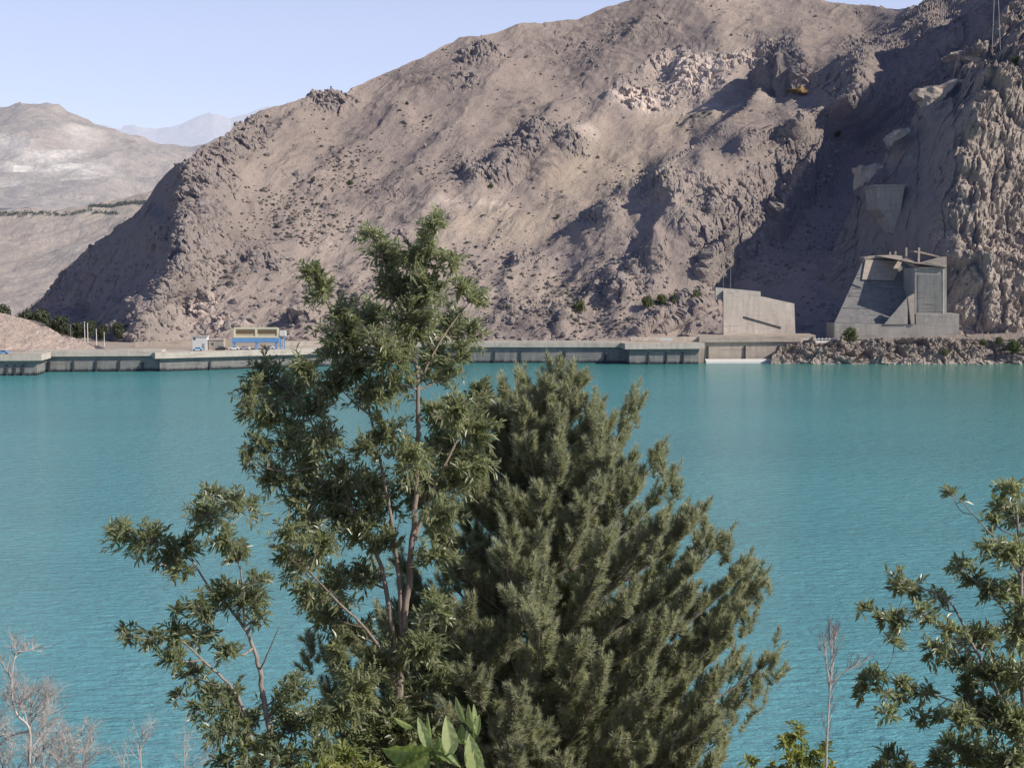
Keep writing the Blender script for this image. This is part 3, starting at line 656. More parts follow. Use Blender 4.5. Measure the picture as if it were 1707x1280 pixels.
mb = MB(); px_box(mb, 466.5, 468.5, 560, 584, gy + 2.4, .4); px_box(mb, 473, 475, 560, 584, gy + 2.4, .4); mb.build('cabin_support', M['blue'], g)

# cabins
def cabin(px0, px1, pyt, pyb, Y, dy, label, mat, wins, door=None, roof=True):
    t = empty('site_cabin', W((px0 + px1) / 2, pyb, Y + dy / 2), label, 'cabin')
    mb = MB(); px_box(mb, px0, px1, pyt, pyb, Y, dy); mb.build('wall', M[mat], t)
    if roof: mb = MB(); px_box(mb, px0 - .8, px1 + .8, pyt - 1.2, pyt - .02, Y - .3, dy + .6); mb.build('roof', M['conc_cap'], t)
    for a in wins:
        mb = MB(); px_box(mb, *a, Y - .06, .1); f = mb.build('window', M['white'], t)
        mb = MB(); px_box(mb, a[0] + .4, a[1] - .4, a[2] + .4, a[3] - .4, Y - .1, .06); p = mb.build('pane', M['glass'], f)
        p.matrix_parent_inverse = Matrix.Identity(4); p.matrix_parent_inverse = f.matrix_parent_inverse.inverted() @ Matrix.Translation(-t.location) if False else Matrix.Identity(4)
    if door: mb = MB(); px_box(mb, *door, Y - .08, .12); mb.build('door', M['metal'], t)
    return t
cabin(320.5, 345, 561.5, 584, 567, 4, 'tall off-white cabin with a dark window on the dam crest, left of its lower cabin', 'white', [(321.8, 326.5, 562.5, 567)], (337, 341, 573, 584))
cabin(347.5, 373, 567, 584, 568, 4, 'low cream cabin with grey door, between the taller cabin and the crane', 'conc_tan', [(352, 357, 571, 575.5)], (365, 369, 574.5, 584))

# parked cars
def make_car(loc, rot, mat, label):
    t = empty('parked_car', loc, label, 'car', 'cars parked on the dam crest')
    def sect(x, pts): return [(x, y, z) for y, z in pts]
    prof = [(-2.2, .35), (-2.2, .75), (-1.2, .92), (-.6, 1.42), (1.0, 1.45), (1.75, .98), (2.2, .92), (2.2, .35)]
    mb = MB(); k = len(prof); i = 0
    for x, s in ((-.86, 1), (.86, 1)):
        for y, z in prof: mb.v.append((y, x * (.84 if z > 1.2 else 1), z))
    for j in range(k): mb.f.append([j, (j + 1) % k, k + (j + 1) % k, k + j])
    mb.f.append(list(range(k))); mb.f.append([k + j for j in reversed(range(k))])
    def add(mb, name, mt, par=t):
        o = mb.build(name, mt); o.parent = par; return o
    add(mb, 'body', M[mat])
    for s in (-1, 1):
        mb = MB(); q = [(-1.0, .98), (-.55, 1.36), (.9, 1.38), (1.45, 1.0)]
        mb.poly([(y, s * (.9 - (.12 if z > 1.2 else 0)), z) for y, z in q]); add(mb, 'side_window', M['glass'])
        for y in (-1.35, 1.35):
            mb = MB(); mb.tube([(y, s * .68, .33), (y, s * .9, .33)], [.33, .33], 12); add(mb, 'wheel', M['rubber'])
    mb = MB(); mb.poly([(-1.19, -.72, .95), (-1.19, .72, .95), (-.66, .64, 1.40), (-.66, -.64, 1.40)]); add(mb, 'windscreen', M['glass'])
    t.rotation_euler = (0, 0, rot); return t
for px, Y, mt, rt, lb in [(327, 563, 'lblue', .1, 'light blue car parked below the tall cabin on the dam crest'), (366, 567, 'car_dark', .15, 'dark car parked on the dam crest, left of the crane'), (388, 569, 'car_white', .2, 'white car parked by the left leg of the crane'), (406, 571, 'car_white', 2.9, 'white car parked under the middle of the crane'), (447, 574.5, 'car_white', .2, 'white car parked beside the right leg of the crane'), (1, 532, 'blue', .1, 'bright blue car at the far left end of the dam crest')]:
    make_car((*XY(px, Y), 8.0 if px < 60 else 7.5), rt, mt, lb)

# white sign board on right block
o = MB(); px_box(o, 1100, 1121, 563.5, 568, 594, .25); o.build('notice_board', M['white'])
tag(bpy.data.objects['notice_board'], 'small blank white board on the right projecting block of the dam', 'board')

# lamp posts and poles
def pole(px, pyt, Y, zb, r, label, lamp=True, group='thin lamp posts behind the dam crest', name='lamp_post', mat='white'):
    x, y = XY(px, Y); top = W(px, pyt, Y).z
    t = empty(name, (x, y, zb), label, 'lamp post' if lamp else 'pole', group)
    MB().tube([(x, y, zb), (x, y, top)], [r, r * .7], 8).build('post', M[mat], t)
    if lamp:
        MB().tube([(x, y, top - .1), (x + .5, y, top + .15), (x + 1.2, y, top + .2)], [r * .6, r * .5, r * .4], 6).build('arm', M[mat], t)
        MB().box(x + .9, x + 1.7, y - .18, y + .18, top + .12, top + .3).build('lamp_head', M['metal'], t)
    else:
        MB().box(x - r * 1.4, x + r * 1.4, y - r * 1.4, y + r * 1.4, top, top + .12).build('cap', M[mat], t)
    return t
pole(115, 541, 568, 7.1, .10, 'thin grey lamp post in front of the pale mound', True, mat='metal')
pole(138.5, 537, 590, 7.1, .18, 'pale pole, left one of the close pair beside the mound', False)
pole(143.5, 539, 586, 7.1, .20, 'pale pole, right one of the close pair beside the mound', False)
pole(158, 549, 592, 7.1, .20, 'pale leaning-height pole just right of the close pair', False)
pole(171, 554, 598, 7.1, .16, 'short pale pole, rightmost of those beside the mound', False)
pole(1039, 535, 612, 7.1, .12, 'grey lamp post beside the left end of the right projecting block', True, mat='metal')
pole(1206, 452, 622, 7.1, .10, 'tall thin grey mast by the left edge of the retaining wall', False, None, 'mast', 'metal')
pole(1218, 448, 630, 7.1, .12, 'tall thin grey mast rising behind the top of the retaining wall', False, None, 'mast', 'metal')
pole(1278, 545, 611, 7.1, .12, 'short white post on the crest road in front of the retaining wall', False, None, 'marker_post')

# ------------------------------------------------------------------ right bank structures
# retaining wall
t = empty('retaining_wall', W(1265, 553, 626), 'grey concrete retaining wall with sloping top beside the crest road', 'retaining wall')
def slab(pts, Y, dy, name, mat, par):
    """upright slab with the given outline [(px,py)] seen at distance Y (or per-point Y), dy deep"""
    f = [W(p[0], p[1], p[2] if len(p) > 2 else Y) for p in pts]; mb = MB(); k = len(f)
    mb.v += [tuple(v) for v in f] + [(v.x, v.y + dy, v.z) for v in f]
    mb.f.append(list(range(k))); mb.f.append([k + j for j in reversed(range(k))])
    for j in range(k): mb.f.append([j, (j + 1) % k, k + (j + 1) % k, k + j])
    return mb.build(name, mat, par)
slab([(1206, 560, 616), (1206, 485, 616), (1273, 495, 623), (1324, 506, 629), (1326, 560, 629)], 622, 2.2, 'wall', M['conc_warm'], t)
slab([(1193, 500, 617), (1193, 479, 617), (1268, 486, 625), (1268, 497, 625)], 622, 3, 'coping', M['conc_grey'], t)
slab([(1240, 530, 619.2), (1240, 527, 619.2), (1302, 545, 626), (1302, 548, 626)], 620, .5, 'handrail', M['conc_dark'], t)

# crest road slab and guard rail on the right
o = MB(); A, B = XY(1168, 609), XY(1336, 613)
o.prism(A, B, [(3, 10.9), (3, 11.25), (-5, 11.25), (-5, 10.9)])
o = MB().prism(XY(1150, 612), XY(1360, 616), [(1.5, 8.0), (1.5, 11.3), (-9, 11.6), (-9, 8.0)]).build('road', M['terrace']); tag(o, kind='structure')
gr = empty('guard_rail', W(1363, 566, 611), 'low white guard rail at the road edge above the shore rocks', 'guard rail')
A, B = Vector((*XY(1331, 610), 9.6)), Vector((*XY(1397, 613), 9.4))
for k in range(12):
    p = A.lerp(B, k / 11); MB().box(p.x - .12, p.x + .12, p.y - .12, p.y + .12, p.z - 1.2, p.z + .95).build('post', M['white'], gr)
MB().prism(A.xy, B.xy, [(.14, 9.6), (.2, 9.75), (.14, 9.9), (.13, 9.9), (.13, 9.6)]).build('rail', M['white'], gr)
MB().prism(A.xy, B.xy, [(.3, 7.6), (.3, 9.0), (-.3, 9.0), (-.3, 7.6)]).build('kerb_wall', M['white'], gr)

# intake structure: base, sloping apron, tower, curved roof
t = empty('intake_building', W(1495, 555, 622), 'grey concrete intake building with sloping apron, curved roof and blank tower at the cliff foot', 'building')
slab([(1391, 566), (1391, 539), (1527, 541), (1527, 523), (1599, 523), (1599, 566)], 617, 16, 'base', M['conc_grey'], t)
# apron: stepped slab leaning back
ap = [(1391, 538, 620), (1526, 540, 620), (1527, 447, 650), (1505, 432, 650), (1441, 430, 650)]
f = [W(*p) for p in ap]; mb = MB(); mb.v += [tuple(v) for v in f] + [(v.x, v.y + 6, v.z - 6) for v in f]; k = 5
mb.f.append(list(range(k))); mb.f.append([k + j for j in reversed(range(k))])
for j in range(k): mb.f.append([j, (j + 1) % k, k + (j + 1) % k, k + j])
mb.build('apron', M['conc_shadow'], t)  # shadow over the apron put into its darker concrete colour
slab([(1437, 466, 638.6), (1490, 468, 638.2), (1504, 436, 647.2), (1443, 433, 647.6)], 640, 1.4, 'panel', M['conc_tan'], t)  # sunlit patch at the apron top, made as a paler slab
for s, wd in ((.22, .5), (.40, .5), (.52, .35), (.68, .5), (.85, .4)):
    a = W(1391, 538, 620).lerp(W(1441, 430, 650), s); b_ = W(1526, 540, 620).lerp(W(1527, 447, 650), s)
    a.y -= .15; b_.y -= .15
    MB().hexa([a + Vector((1, 0, -.2)), b_ + Vector((-1, 0, -.2)), b_ + Vector((-1, .9, -.2)), a + Vector((1, .9, -.2)), a + Vector((1, -.3, wd * .5)), b_ + Vector((-1, -.3, wd * .5)), b_ + Vector((-1, .9, wd * .5)), a + Vector((1, .9, wd * .5))]).build('ledge', M['conc_tan'], t)
slab([(1525, 541), (1525, 447), (1578, 447), (1578, 524), (1578, 541)], 619, 18, 'tower', M['conc_grey'], t)
slab([(1530, 520), (1530, 458), (1570, 458), (1570, 520)], 618.8, .1, 'panel', M['conc'], t)
slab([(1571.5, 523), (1571.5, 450), (1574, 450), (1574, 523)], 618.7, .25, 'corner_strip', M['conc_cap'], t)
# curved roof ribbon
rf = [(1441, 429, 649), (1460, 426, 649), (1489, 425, 647), (1505, 427, 640), (1518, 431, 630), (1532, 440, 618), (1545, 437, 617.6), (1578, 428, 617.5)]
rb = [(1578, 446, 617.5), (1532, 447, 618), (1520, 439, 629), (1505, 433, 640), (1489, 431, 647), (1460, 431, 649), (1441, 432, 649)]
slab(rf + rb, 617.5, 9, 'roof', M['conc_tan'], t)
slab([(1524, 418), (1534, 419), (1566, 427), (1566, 429.5), (1532, 421.5), (1524, 420.5)], 632, 8, 'roof_blade', M['conc_tan'], t)
for px, a_, b_ in ((1484, 420, 425), (1493, 419, 425), (1511, 413, 428), (1532, 413, 440)):
    mb = MB(); px_box(mb, px - 1.3, px + 1.3, a_, b_, 628, .8); mb.build('vent', M['conc_tan'], t)
# patch of sun at the foot of the tower, made as a paler slab
slab([(1474, 540.5), (1513, 495), (1513, 540.5)], 616.4, .8, 'sun_wedge', M['conc_grey'], t)
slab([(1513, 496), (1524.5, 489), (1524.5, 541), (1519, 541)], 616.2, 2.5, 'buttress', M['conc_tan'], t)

# concrete pillar on the shaded slope
t = empty('concrete_pier', W(1490, 392, 668), 'plain grey concrete pier standing in the shaded slope above the intake building', 'pier')
slab([(1461, 311), (1508, 311), (1502, 350), (1498, 392), (1483, 388), (1478, 362), (1464, 348)], 684, 22, 'block', M['conc_grey'], t)
slab([(1458, 308), (1511, 308), (1511, 311), (1458, 311)], 683.5, 22, 'cap', M['conc_grey'], t)

def roughen(o, cuts, amp, size, seed):
    import bmesh
    bm = bmesh.new(); bm.from_mesh(o.data); bmesh.ops.triangulate(bm, faces=bm.faces); bmesh.ops.subdivide_edges(bm, edges=bm.edges, cuts=cuts, use_grid_fill=True)
    C = np.array([v.co[:] for v in bm.verts]); d = np.stack([fbm(C / size, 3, seed + k) for k in range(3)], -1) * amp
    for v, q in zip(bm.verts, d): v.co += Vector(q.tolist())
    bm.to_mesh(o.data); bm.free(); return o
# benches in the massif ridge; sunlight on them put into a paler rock colour
for pl, Y, lb in [([(1583, 91), (1600, 85), (1650, 97), (1640, 104), (1610, 98)], 744, 'pale flat bench cut in the ridge, highest of the four, beside the mast'), ([(1527, 152), (1545, 147), (1613, 131), (1588, 148), (1575, 163), (1548, 190), (1540, 164)], 728, 'pale bench cut in the ridge with a face below painted sunlit, second from top'), ([(1484, 230), (1495, 218), (1520, 213), (1502, 226), (1490, 242)], 716, 'small pale bench cut in the ridge, third from top'), ([(1432, 279), (1475, 274), (1460, 292), (1437, 314)], 706, 'pale squarish rock face, lowest of the benches on the ridge')]:
    tag(roughen(slab(pl, Y, 14, 'rock_bench', M['bench'], None), 7, 3.2, 7.0, int(Y)), lb, 'rock', 'pale benches on the ridge')
pn = empty('rock_pinnacle', W(1300, 165, 935), 'dark jagged rock pinnacle on the upper right slope, left of the orange ledge', 'rock')
for k, (pl, Y) in enumerate([([(1268, 170), (1269, 118), (1275, 96), (1287, 86), (1296, 92), (1300, 172)], 916), ([(1292, 174), (1294, 96), (1303, 84), (1314, 90), (1322, 108), (1326, 176)], 906), ([(1320, 178), (1319, 116), (1328, 106), (1340, 124), (1352, 142), (1356, 178)], 896)]):
    roughen(slab(pl, Y, 34, 'crag', M['crag'], pn), 7, 4.2, 8.0, 70 + k)
# orange ledge high in the gully
tag(roughen(slab([(1323, 146), (1333, 147), (1336, 142), (1349, 153), (1346, 156), (1335, 152)], 880, 30, 'rock_ledge', M['ochre'], None), 4, 1.6, 4.0, 5), 'small orange rock ledge catching sun high in the dark gully', 'rock')

# antenna mast upper right
t = empty('antenna_mast', W(1656, 128, 738), 'thin steel mast of two converging rods on the right-hand ridge', 'mast')
a = W(1652, 130, 738); b_ = W(1669, 118, 738); c = W(1661, -90, 738)
MB().tube([a, a.lerp(c, .97)], [.14, .1], 5).build('rod', M['metal'], t); MB().tube([b_, b_.lerp(c, .97)], [.14, .1], 5).build('rod', M['metal'], t)
for s in (.1, .25, .4, .55, .7, .85): MB().tube([a.lerp(c, s), b_.lerp(c, s)], [.08, .08], 4).build('rung', M['metal'], t)

# ------------------------------------------------------------------ scrub and boulders strewn over the slopes
def ico(sub=1):
    import bmesh
    bm = bmesh.new(); bmesh.ops.create_icosphere(bm, subdivisions=sub, radius=1)
    V = np.array([v.co[:] for v in bm.verts]); Fc = np.array([[v.index for v in f.verts] for f in bm.faces]); bm.free(); return V, Fc
IV1, IF1 = ico(1); IV2, IF2 = ico(2)
def strew(name, mat, picks, sizes, squash, jit, seed, lump=None):
    r = np.random.default_rng(seed); n = len(picks); k = len(IV1)
    V = IV1[None] * (1 + r.normal(0, jit, (n, k, 1))) * sizes[:, None, None] * np.array([1, 1, squash])
    ang = r.uniform(0, 6.28, n); c, s = np.cos(ang), np.sin(ang)
    V = np.stack([V[..., 0] * c[:, None] - V[..., 1] * s[:, None], V[..., 0] * s[:, None] + V[..., 1] * c[:, None], V[..., 2]], -1) * np.array([1.0, 1, 1])
    V += picks[:, None, :] + np.array([0, 0, .25])
    Fc = IF1[None] + (np.arange(n) * k)[:, None, None]
    return mesh_np(name, V.reshape(-1, 3), Fc.reshape(-1), 3, mat)
def pick(key, n, wfn, seed, rows=None):
    P, PX, PY, rk = surf[key]; r = np.random.default_rng(seed)
    wgt = wfn(P, PX, PY, rk).astype(float).copy(); wgt[-9:] = 0; wgt[:12] = 0
    wgt = wgt.ravel() / wgt.sum(); i = r.choice(len(wgt), n, p=wgt); return P.reshape(-1, 3)[i]
pk = pick('A', 5200, lambda P, PX, PY, rk: (1.1 - rk) * np.clip(.12 + fbm(P.reshape(-1, 3) / 45, 4, 900).reshape(PX.shape), .01, 1) ** 1.5 * (.4 + (PY > 200)) * ((PX > 300) | (PY < 0)), 11)
tag(strew('scrub', M['scrub'], pk, np.random.default_rng(3).gamma(1.6, .24, len(pk)) + .12, .75, .22, 12), kind='stuff')
pk = pick('A', 3600, lambda P, PX, PY, rk: .04 + rk ** 2 * (PX > 250) + .25 * (PY > 430), 13)
tag(strew('boulders', M['stone'], pk, np.random.default_rng(4).gamma(2, .32, len(pk)) + .25, .8, .25, 14), kind='stuff')

# ------------------------------------------------------------------ vegetation builders
def leaves_mesh(name, pos, dirs, nrm, length, width, tint, mat, parent, fold=.25, droop=.25):
    """lanceolate leaves: 6 vertices, 4 triangles each"""
    pos = np.asarray(pos); d = np.asarray(dirs); d = d / (np.linalg.norm(d, axis=1, keepdims=True) + 1e-9)
    s = np.cross(d, nrm); s /= np.linalg.norm(s, axis=1, keepdims=True) + 1e-9
    u = np.cross(s, d); L = np.asarray(length)[:, None]; Wd = np.asarray(width)[:, None]
    g = np.array([0, 0, -1.0])
    b0 = pos; m = pos + d * L * .48 + g * L * droop * .15; tip = pos + d * L + g * L * droop
    l = m + s * Wd * .5 + u * Wd * fold; r_ = m - s * Wd * .5 + u * Wd * fold
    q1 = pos + d * L * .8 + g * L * droop * .6
    l2 = q1 + s * Wd * .26 + u * Wd * fold * .5; r2 = q1 - s * Wd * .26 + u * Wd * fold * .5
    V = np.stack([b0, l, r_, m, l2, r2, tip], 1); n = len(pos)
    T = np.array([[0, 3, 1], [0, 2, 3], [1, 3, 4], [3, 2, 5], [3, 5, 6], [3, 6, 4]])
    Fc = T[None] + (np.arange(n) * 7)[:, None, None]
    return mesh_np(name, V.reshape(-1, 3), Fc.reshape(-1), 3, mat, parent, tint=np.repeat(np.asarray(tint), 7))

def smooth_line(pts, n=6):
    P = [Vector(p) for p in pts]; out = []
    for i in range(len(P) - 1):
        p0, p1, p2, p3 = P[max(i - 1, 0)], P[i], P[i + 1], P[min(i + 2, len(P) - 1)]
        for k in range(n):
            t = k / n
            out.append(.5 * ((2 * p1) + (p2 - p0) * t + (2 * p0 - 5 * p1 + 4 * p2 - p3) * t * t + (3 * p1 - p0 - 3 * p2 + p3) * t ** 3))
    out.append(P[-1]); return out

def rv(r): 
    v = r.normal(0, 1, 3); return v / np.linalg.norm(v)

def leafy_tree(name, label, cat, Y, limbs, blobs_, lmat, bmat, seed, spread=1.3, L=(.10, .165), Wd=(.030, .045), dens=1.5, group=None, trunk_r=.13, grow_up=.35):
    r = np.random.default_rng(seed)
    lines = []
    for li, (pts, r0, r1) in enumerate(limbs):
        dz = 0 if li == 0 else r.uniform(-.5, .5) * spread
        pl = [W(p[0], p[1], Y + (p[2] if len(p) > 2 else dz * (k / max(1, len(pts) - 1)))) for k, p in enumerate(pts)]
        lines.append((smooth_line(pl), r0, r1))
    base = lines[0][0][0].copy(); gz = bank_z(base.x, base.y)
    t = empty(name, (base.x, base.y, gz), label, cat, group)
    allp = []
    tws = {}
    for li, (ln, r0, r1) in enumerate(lines):
        if li == 0: ln = [Vector((base.x, base.y, gz - .3))] + ln if base.z > gz else ln
        n_ = len(ln); rad = [.72 * (r0 + (r1 - r0) * (k / (n_ - 1)) ** .7) for k in range(n_)]
        j = [Vector(p) + Vector(rv(r).tolist()) * rad[k] * .35 for k, p in enumerate(ln)]
        tws[li] = MB().tube(j, rad, 8)
        for k, p in enumerate(ln): allp.append((p, rad[k], li))
    AP = np.array([p[:] for p, _, _ in allp]); AR = np.array([x for _, x, _ in allp]); AL = [x for _, _, x in allp]
    pos = []; dr = []; nr = []; ln_ = []; wd_ = []; ti = []
    for bx, by, br in blobs_:
        # depth: follow the nearest limb with some spread
        q0 = np.array(W(bx, by, Y)[:]); d2 = np.hypot(AP[:, 0] - q0[0], AP[:, 2] - q0[2]) + .6 * np.maximum(0, AP[:, 2] - q0[2])
        ni = int(np.argmin(d2)); Yc = .7 * AP[ni, 1] + .3 * Y + r.uniform(-.55, .55) * spread
        c = np.array(W(bx, by, Yc)[:]); Rm = br * 1.22 * Y / F
        dd = np.linalg.norm(AP - c, axis=1) + .9 * np.maximum(0, AP[:, 2] - c[2] + .1); ni = int(np.argmin(dd)); a = Vector(AP[ni].tolist()); cc = Vector(c.tolist())
        tw = tws[AL[ni]]
        mid = a.lerp(cc, .55) + Vector((0, 0, -.08 * (cc - a).length)) + Vector(rv(r).tolist()) * .06
        bl = smooth_line([a, mid, cc], 5); r0 = min(AR[ni] * .7, .02)
        tw.tube(bl, [r0 + (.006 - r0) * k / (len(bl) - 1) for k in range(len(bl))], 5, False)
        btint = r.normal(.42, .14)
        out = (cc - a).normalized() if (cc - a).length > .05 else Vector((0, 0, 1))
        nt_ = max(5, int(26 * dens * (Rm / .34) ** 1.7))
        for k in range(nt_):
            d = Vector(rv(r).tolist()); d = (d + out * .55 + Vector((0, 0, grow_up))).normalized()
            s0 = bl[min(len(bl) - 1, int((1 - r.uniform(0, 1) ** 1.6 * min(1, 1.1 * Rm / max(.1, (cc - a).length))) * (len(bl) - 1)))]
            ll = Rm * r.uniform(.4, 1.15)
            e = s0 + d * ll; mm = s0 + d * ll * .5 + Vector((0, 0, .05 * ll))
            e = e + Vector((0, 0, -.08 * ll)) + Vector(rv(r).tolist()) * .2 * ll
            tw.tube([s0, mm, e], [.005, .004, .002], 3, False)
            nl = int(r.integers(12, 20) * (.6 + .5 * ll / .3)); tt = btint + r.normal(0, .12)
            side0 = Vector(rv(r).tolist()).cross(d).normalized()
            for j in range(nl):
                f = .2 + .8 * (j + r.uniform(0, .6)) / nl
                p = s0.lerp(mm, f * 2) if f < .5 else mm.lerp(e, f * 2 - 1)
                sd_ = side0 * (1 if j % 2 else -1)
                ld = d * r.uniform(.35, .9) + sd_ * r.uniform(.5, 1.0) + Vector(rv(r).tolist()) * .45 + Vector((0, 0, .08))
                pos.append(p[:]); dr.append(ld[:])
                nu = Vector((0.25, -.1, 1)) + Vector(rv(r).tolist()) * .75; nr.append(nu[:])
                z = r.uniform(.6, 1.2)
                ln_.append(r.uniform(*L) * z); wd_.append(r.uniform(*Wd) * z); ti.append(np.clip(tt + r.normal(0, .13), 0, 1))
    for li, tw in tws.items(): tw.build('trunk' if li == 0 else 'limb', bmat, t, smooth=True)
    leaves_mesh('crown', np.array(pos), np.array(dr), np.array(nr), np.array(ln_), np.array(wd_), ti, lmat, t, droop=.10)
    return t

# --- tall broadleaf tree in the middle
T1_limbs = [
 ([(640, 1790), (655, 1420), (664, 1280), (668, 1110), (678, 1000), (690, 880), (696, 770), (697, 650), (690, 560), (700, 460), (722, 385)], .13, .012),
 ([(667, 1130), (652, 1030), (640, 960), (618, 900), (585, 840), (548, 760), (510, 690), (470, 640)], .07, .012),
 ([(670, 1060), (664, 960), (654, 880), (636, 780), (606, 650), (570, 560), (530, 475)], .06, .01),
 ([(690, 900), (725, 810), (770, 720), (812, 650)], .05, .01),
 ([(664, 1150), (620, 1060), (560, 1000), (500, 935)], .05, .01),
 ([(695, 800), (655, 720), (600, 680), (560, 640)], .035, .01),
 ([(697, 640), (740, 560), (785, 500)], .03, .008),
 ([(697, 620), (660, 520), (630, 400)], .03, .008),
 ([(660, 1200), (600, 1160), (560, 1100)], .035, .01),
 ([(668, 1120), (710, 1060), (735, 1000)], .03, .01)]
T1_blobs = [(730, 372, 20), (712, 392, 20), (620, 396, 22), (640, 420, 26), (660, 440, 32), (692, 432, 34), (752, 432, 22), (515, 458, 24), (540, 488, 26), (566, 520, 24), (660, 490, 42), (715, 490, 40), (770, 480, 22), (785, 498, 22), (620, 530, 42), (690, 545, 50), (750, 545, 36), (800, 552, 22), (580, 560, 38), (640, 585, 44), (552, 590, 34), (720, 600, 36), (600, 615, 38), (775, 590, 22),
 (440, 622, 34), (420, 655, 28), (480, 650, 40), (505, 612, 30), (450, 690, 40), (520, 690, 30), (405, 690, 16), (560, 645, 34), (620, 655, 36), (655, 640, 26), (750, 630, 28),
 (425, 745, 24), (478, 742, 40), (540, 735, 38), (520, 782, 36), (408, 768, 16), (450, 795, 30), (492, 830, 40), (560, 822, 36), (640, 718, 32), (600, 745, 22), (722, 690, 36), (762, 682, 36), (802, 655, 28), (792, 715, 40), (742, 742, 40), (680, 765, 40), (618, 802, 40), (580, 788, 32),
 (692, 812, 44), (752, 800, 44), (792, 775, 36), (640, 842, 38), (560, 862, 34), (518, 872, 30), (478, 885, 22), (602, 890, 34), (540, 912, 36), (490, 940, 30), (466, 925, 20), (560, 962, 38), (512, 990, 26), (542, 1022, 34), (602, 965, 32), (640, 905, 30), (742, 862, 36), (730, 930, 30), (582, 1052, 38), (560, 1085, 24), (722, 1000, 30), (702, 1080, 42), (742, 1022, 26), (640, 1112, 34), (602, 1150, 40), (690, 1160, 44), (742, 1130, 34), (602, 1222, 44), (660, 1212, 44), (560, 1192, 34), (722, 1222, 36), (560, 1262, 36), (640, 1272, 44), (700, 1275, 40), (600, 1300, 40), (670, 1330, 50), (600, 1380, 50)]
leafy_tree('broadleaf_tree', 'tall open broadleaf tree with several stems, left of the pine', 'tree', 20, T1_limbs, T1_blobs, M['leaf'], M['bark'], 21)

# --- smaller broadleaf tree to its left
T2_limbs = [
 ([(462, 1700), (458, 1420), (453, 1260), (437, 1150), (433, 1116), (422, 1080), (408, 1046), (380, 1010), (351, 981), (320, 935), (290, 915)], .075, .01),
 ([(455, 1300), (429, 1262), (396, 1161), (347, 1108), (293, 1063), (244, 1059)], .05, .008),
 ([(433, 1118), (448, 1085), (466, 1042)], .02, .006),
 ([(408, 1046), (405, 990), (395, 930), (352, 850)], .03, .008),
 ([(440, 1180), (480, 1150), (510, 1140)], .02, .006),
 ([(455, 1290), (480, 1240), (520, 1200)], .025, .006)]
T2_blobs = [(212, 890, 34), (245, 900, 30), (184, 884, 16), (285, 925, 30), (318, 905, 26), (345, 858, 34), (350, 820, 24), (388, 838, 24), (420, 842, 22), (300, 950, 22), (380, 902, 26), (388, 930, 22), (402, 912, 18), (368, 992, 36), (410, 1002, 36), (330, 1010, 26), (292, 1010, 14), (430, 970, 20), (440, 1030, 20), (210, 1050, 20), (248, 1064, 22), (300, 1060, 26), (340, 1060, 26), (290, 1100, 26), (320, 1122, 26), (372, 1080, 24), (290, 1160, 16), (342, 1150, 24), (380, 1162, 34), (330, 1182, 24), (390, 1200, 30), (420, 1192, 26), (350, 1216, 24), (470, 1172, 30), (500, 1150, 26), (480, 1222, 34), (440, 1232, 26), (402, 1250, 30), (520, 1200, 30), (490, 1270, 36), (540, 1250, 30), (420, 1290, 34), (370, 1270, 24), (480, 1330, 44), (430, 1370, 44)]
leafy_tree('broadleaf_tree', 'slender broadleaf tree leaning left over the water, leftmost leafy tree', 'tree', 17, T2_limbs, T2_blobs, M['leaf_dark'], M['bark_grey'], 22, spread=1.0, dens=1.5, L=(.09, .145), Wd=(.027, .040))

# --- tree at the right edge
T3_limbs = [
 ([(1745, 1700), (1725, 1420), (1708, 1200), (1704, 1080), (1702, 950), (1695, 850), (1690, 815)], .08, .012),
 ([(1712, 1260), (1670, 1170), (1637, 1104), (1605, 1040), (1583, 1003), (1550, 985), (1500, 970)], .04, .008),
 ([(1700, 1240), (1640, 1190), (1580, 1165), (1530, 1150), (1460, 1130)], .03, .006),
 ([(1650, 1130), (1590, 1060), (1520, 1025), (1450, 1018)], .02, .006),
 ([(1702, 960), (1660, 900), (1590, 822)], .025, .005),
 ([(1704, 1060), (1660, 1000), (1600, 945)], .025, .006)]
T3_blobs = [(1585, 822, 14), (1692, 818, 22), (1662, 845, 22), (1652, 868, 16), (1702, 860, 28), (1642, 915, 16), (1680, 922, 32), (1712, 930, 32), (1596, 945, 22), (1622, 962, 22), (1500, 970, 20), (1525, 980, 18), (1488, 982, 14), (1562, 990, 18), (1650, 992, 26), (1692, 982, 32), (1440, 1018, 13), (1470, 1030, 16), (1500, 1032, 20), (1540, 1025, 20), (1490, 1056, 16), (1585, 1050, 22), (1612, 1060, 22), (1545, 1080, 18), (1570, 1090, 18), (1650, 1060, 30), (1692, 1050, 36), (1600, 1110, 26), (1462, 1128, 18), (1436, 1155, 12), (1446, 1140, 16), (1475, 1152, 14), (1510, 1140, 18), (1530, 1160, 18), (1500, 1168, 16), (1482, 1195, 16), (1530, 1200, 16), (1560, 1190, 16), (1612, 1150, 26), (1650, 1130, 36), (1692, 1130, 40), (1602, 1200, 26), (1642, 1200, 40), (1692, 1210, 44), (1580, 1240, 26), (1622, 1260, 40), (1682, 1270, 44), (1560, 1268, 26), (1720, 1010, 26), (1725, 1120, 28), (1640, 1320, 46), (1720, 1310, 30), (1580, 1320, 34), (1470, 1262, 22), (1452, 1278, 16), (1500, 1285, 22)]
leafy_tree('broadleaf_tree', 'leafy broadleaf tree cut off by the right edge of the view', 'tree', 17, T3_limbs, T3_blobs, M['leaf'], M['bark_grey'], 23, spread=1.1, L=(.09, .14), Wd=(.029, .042), dens=1.8)

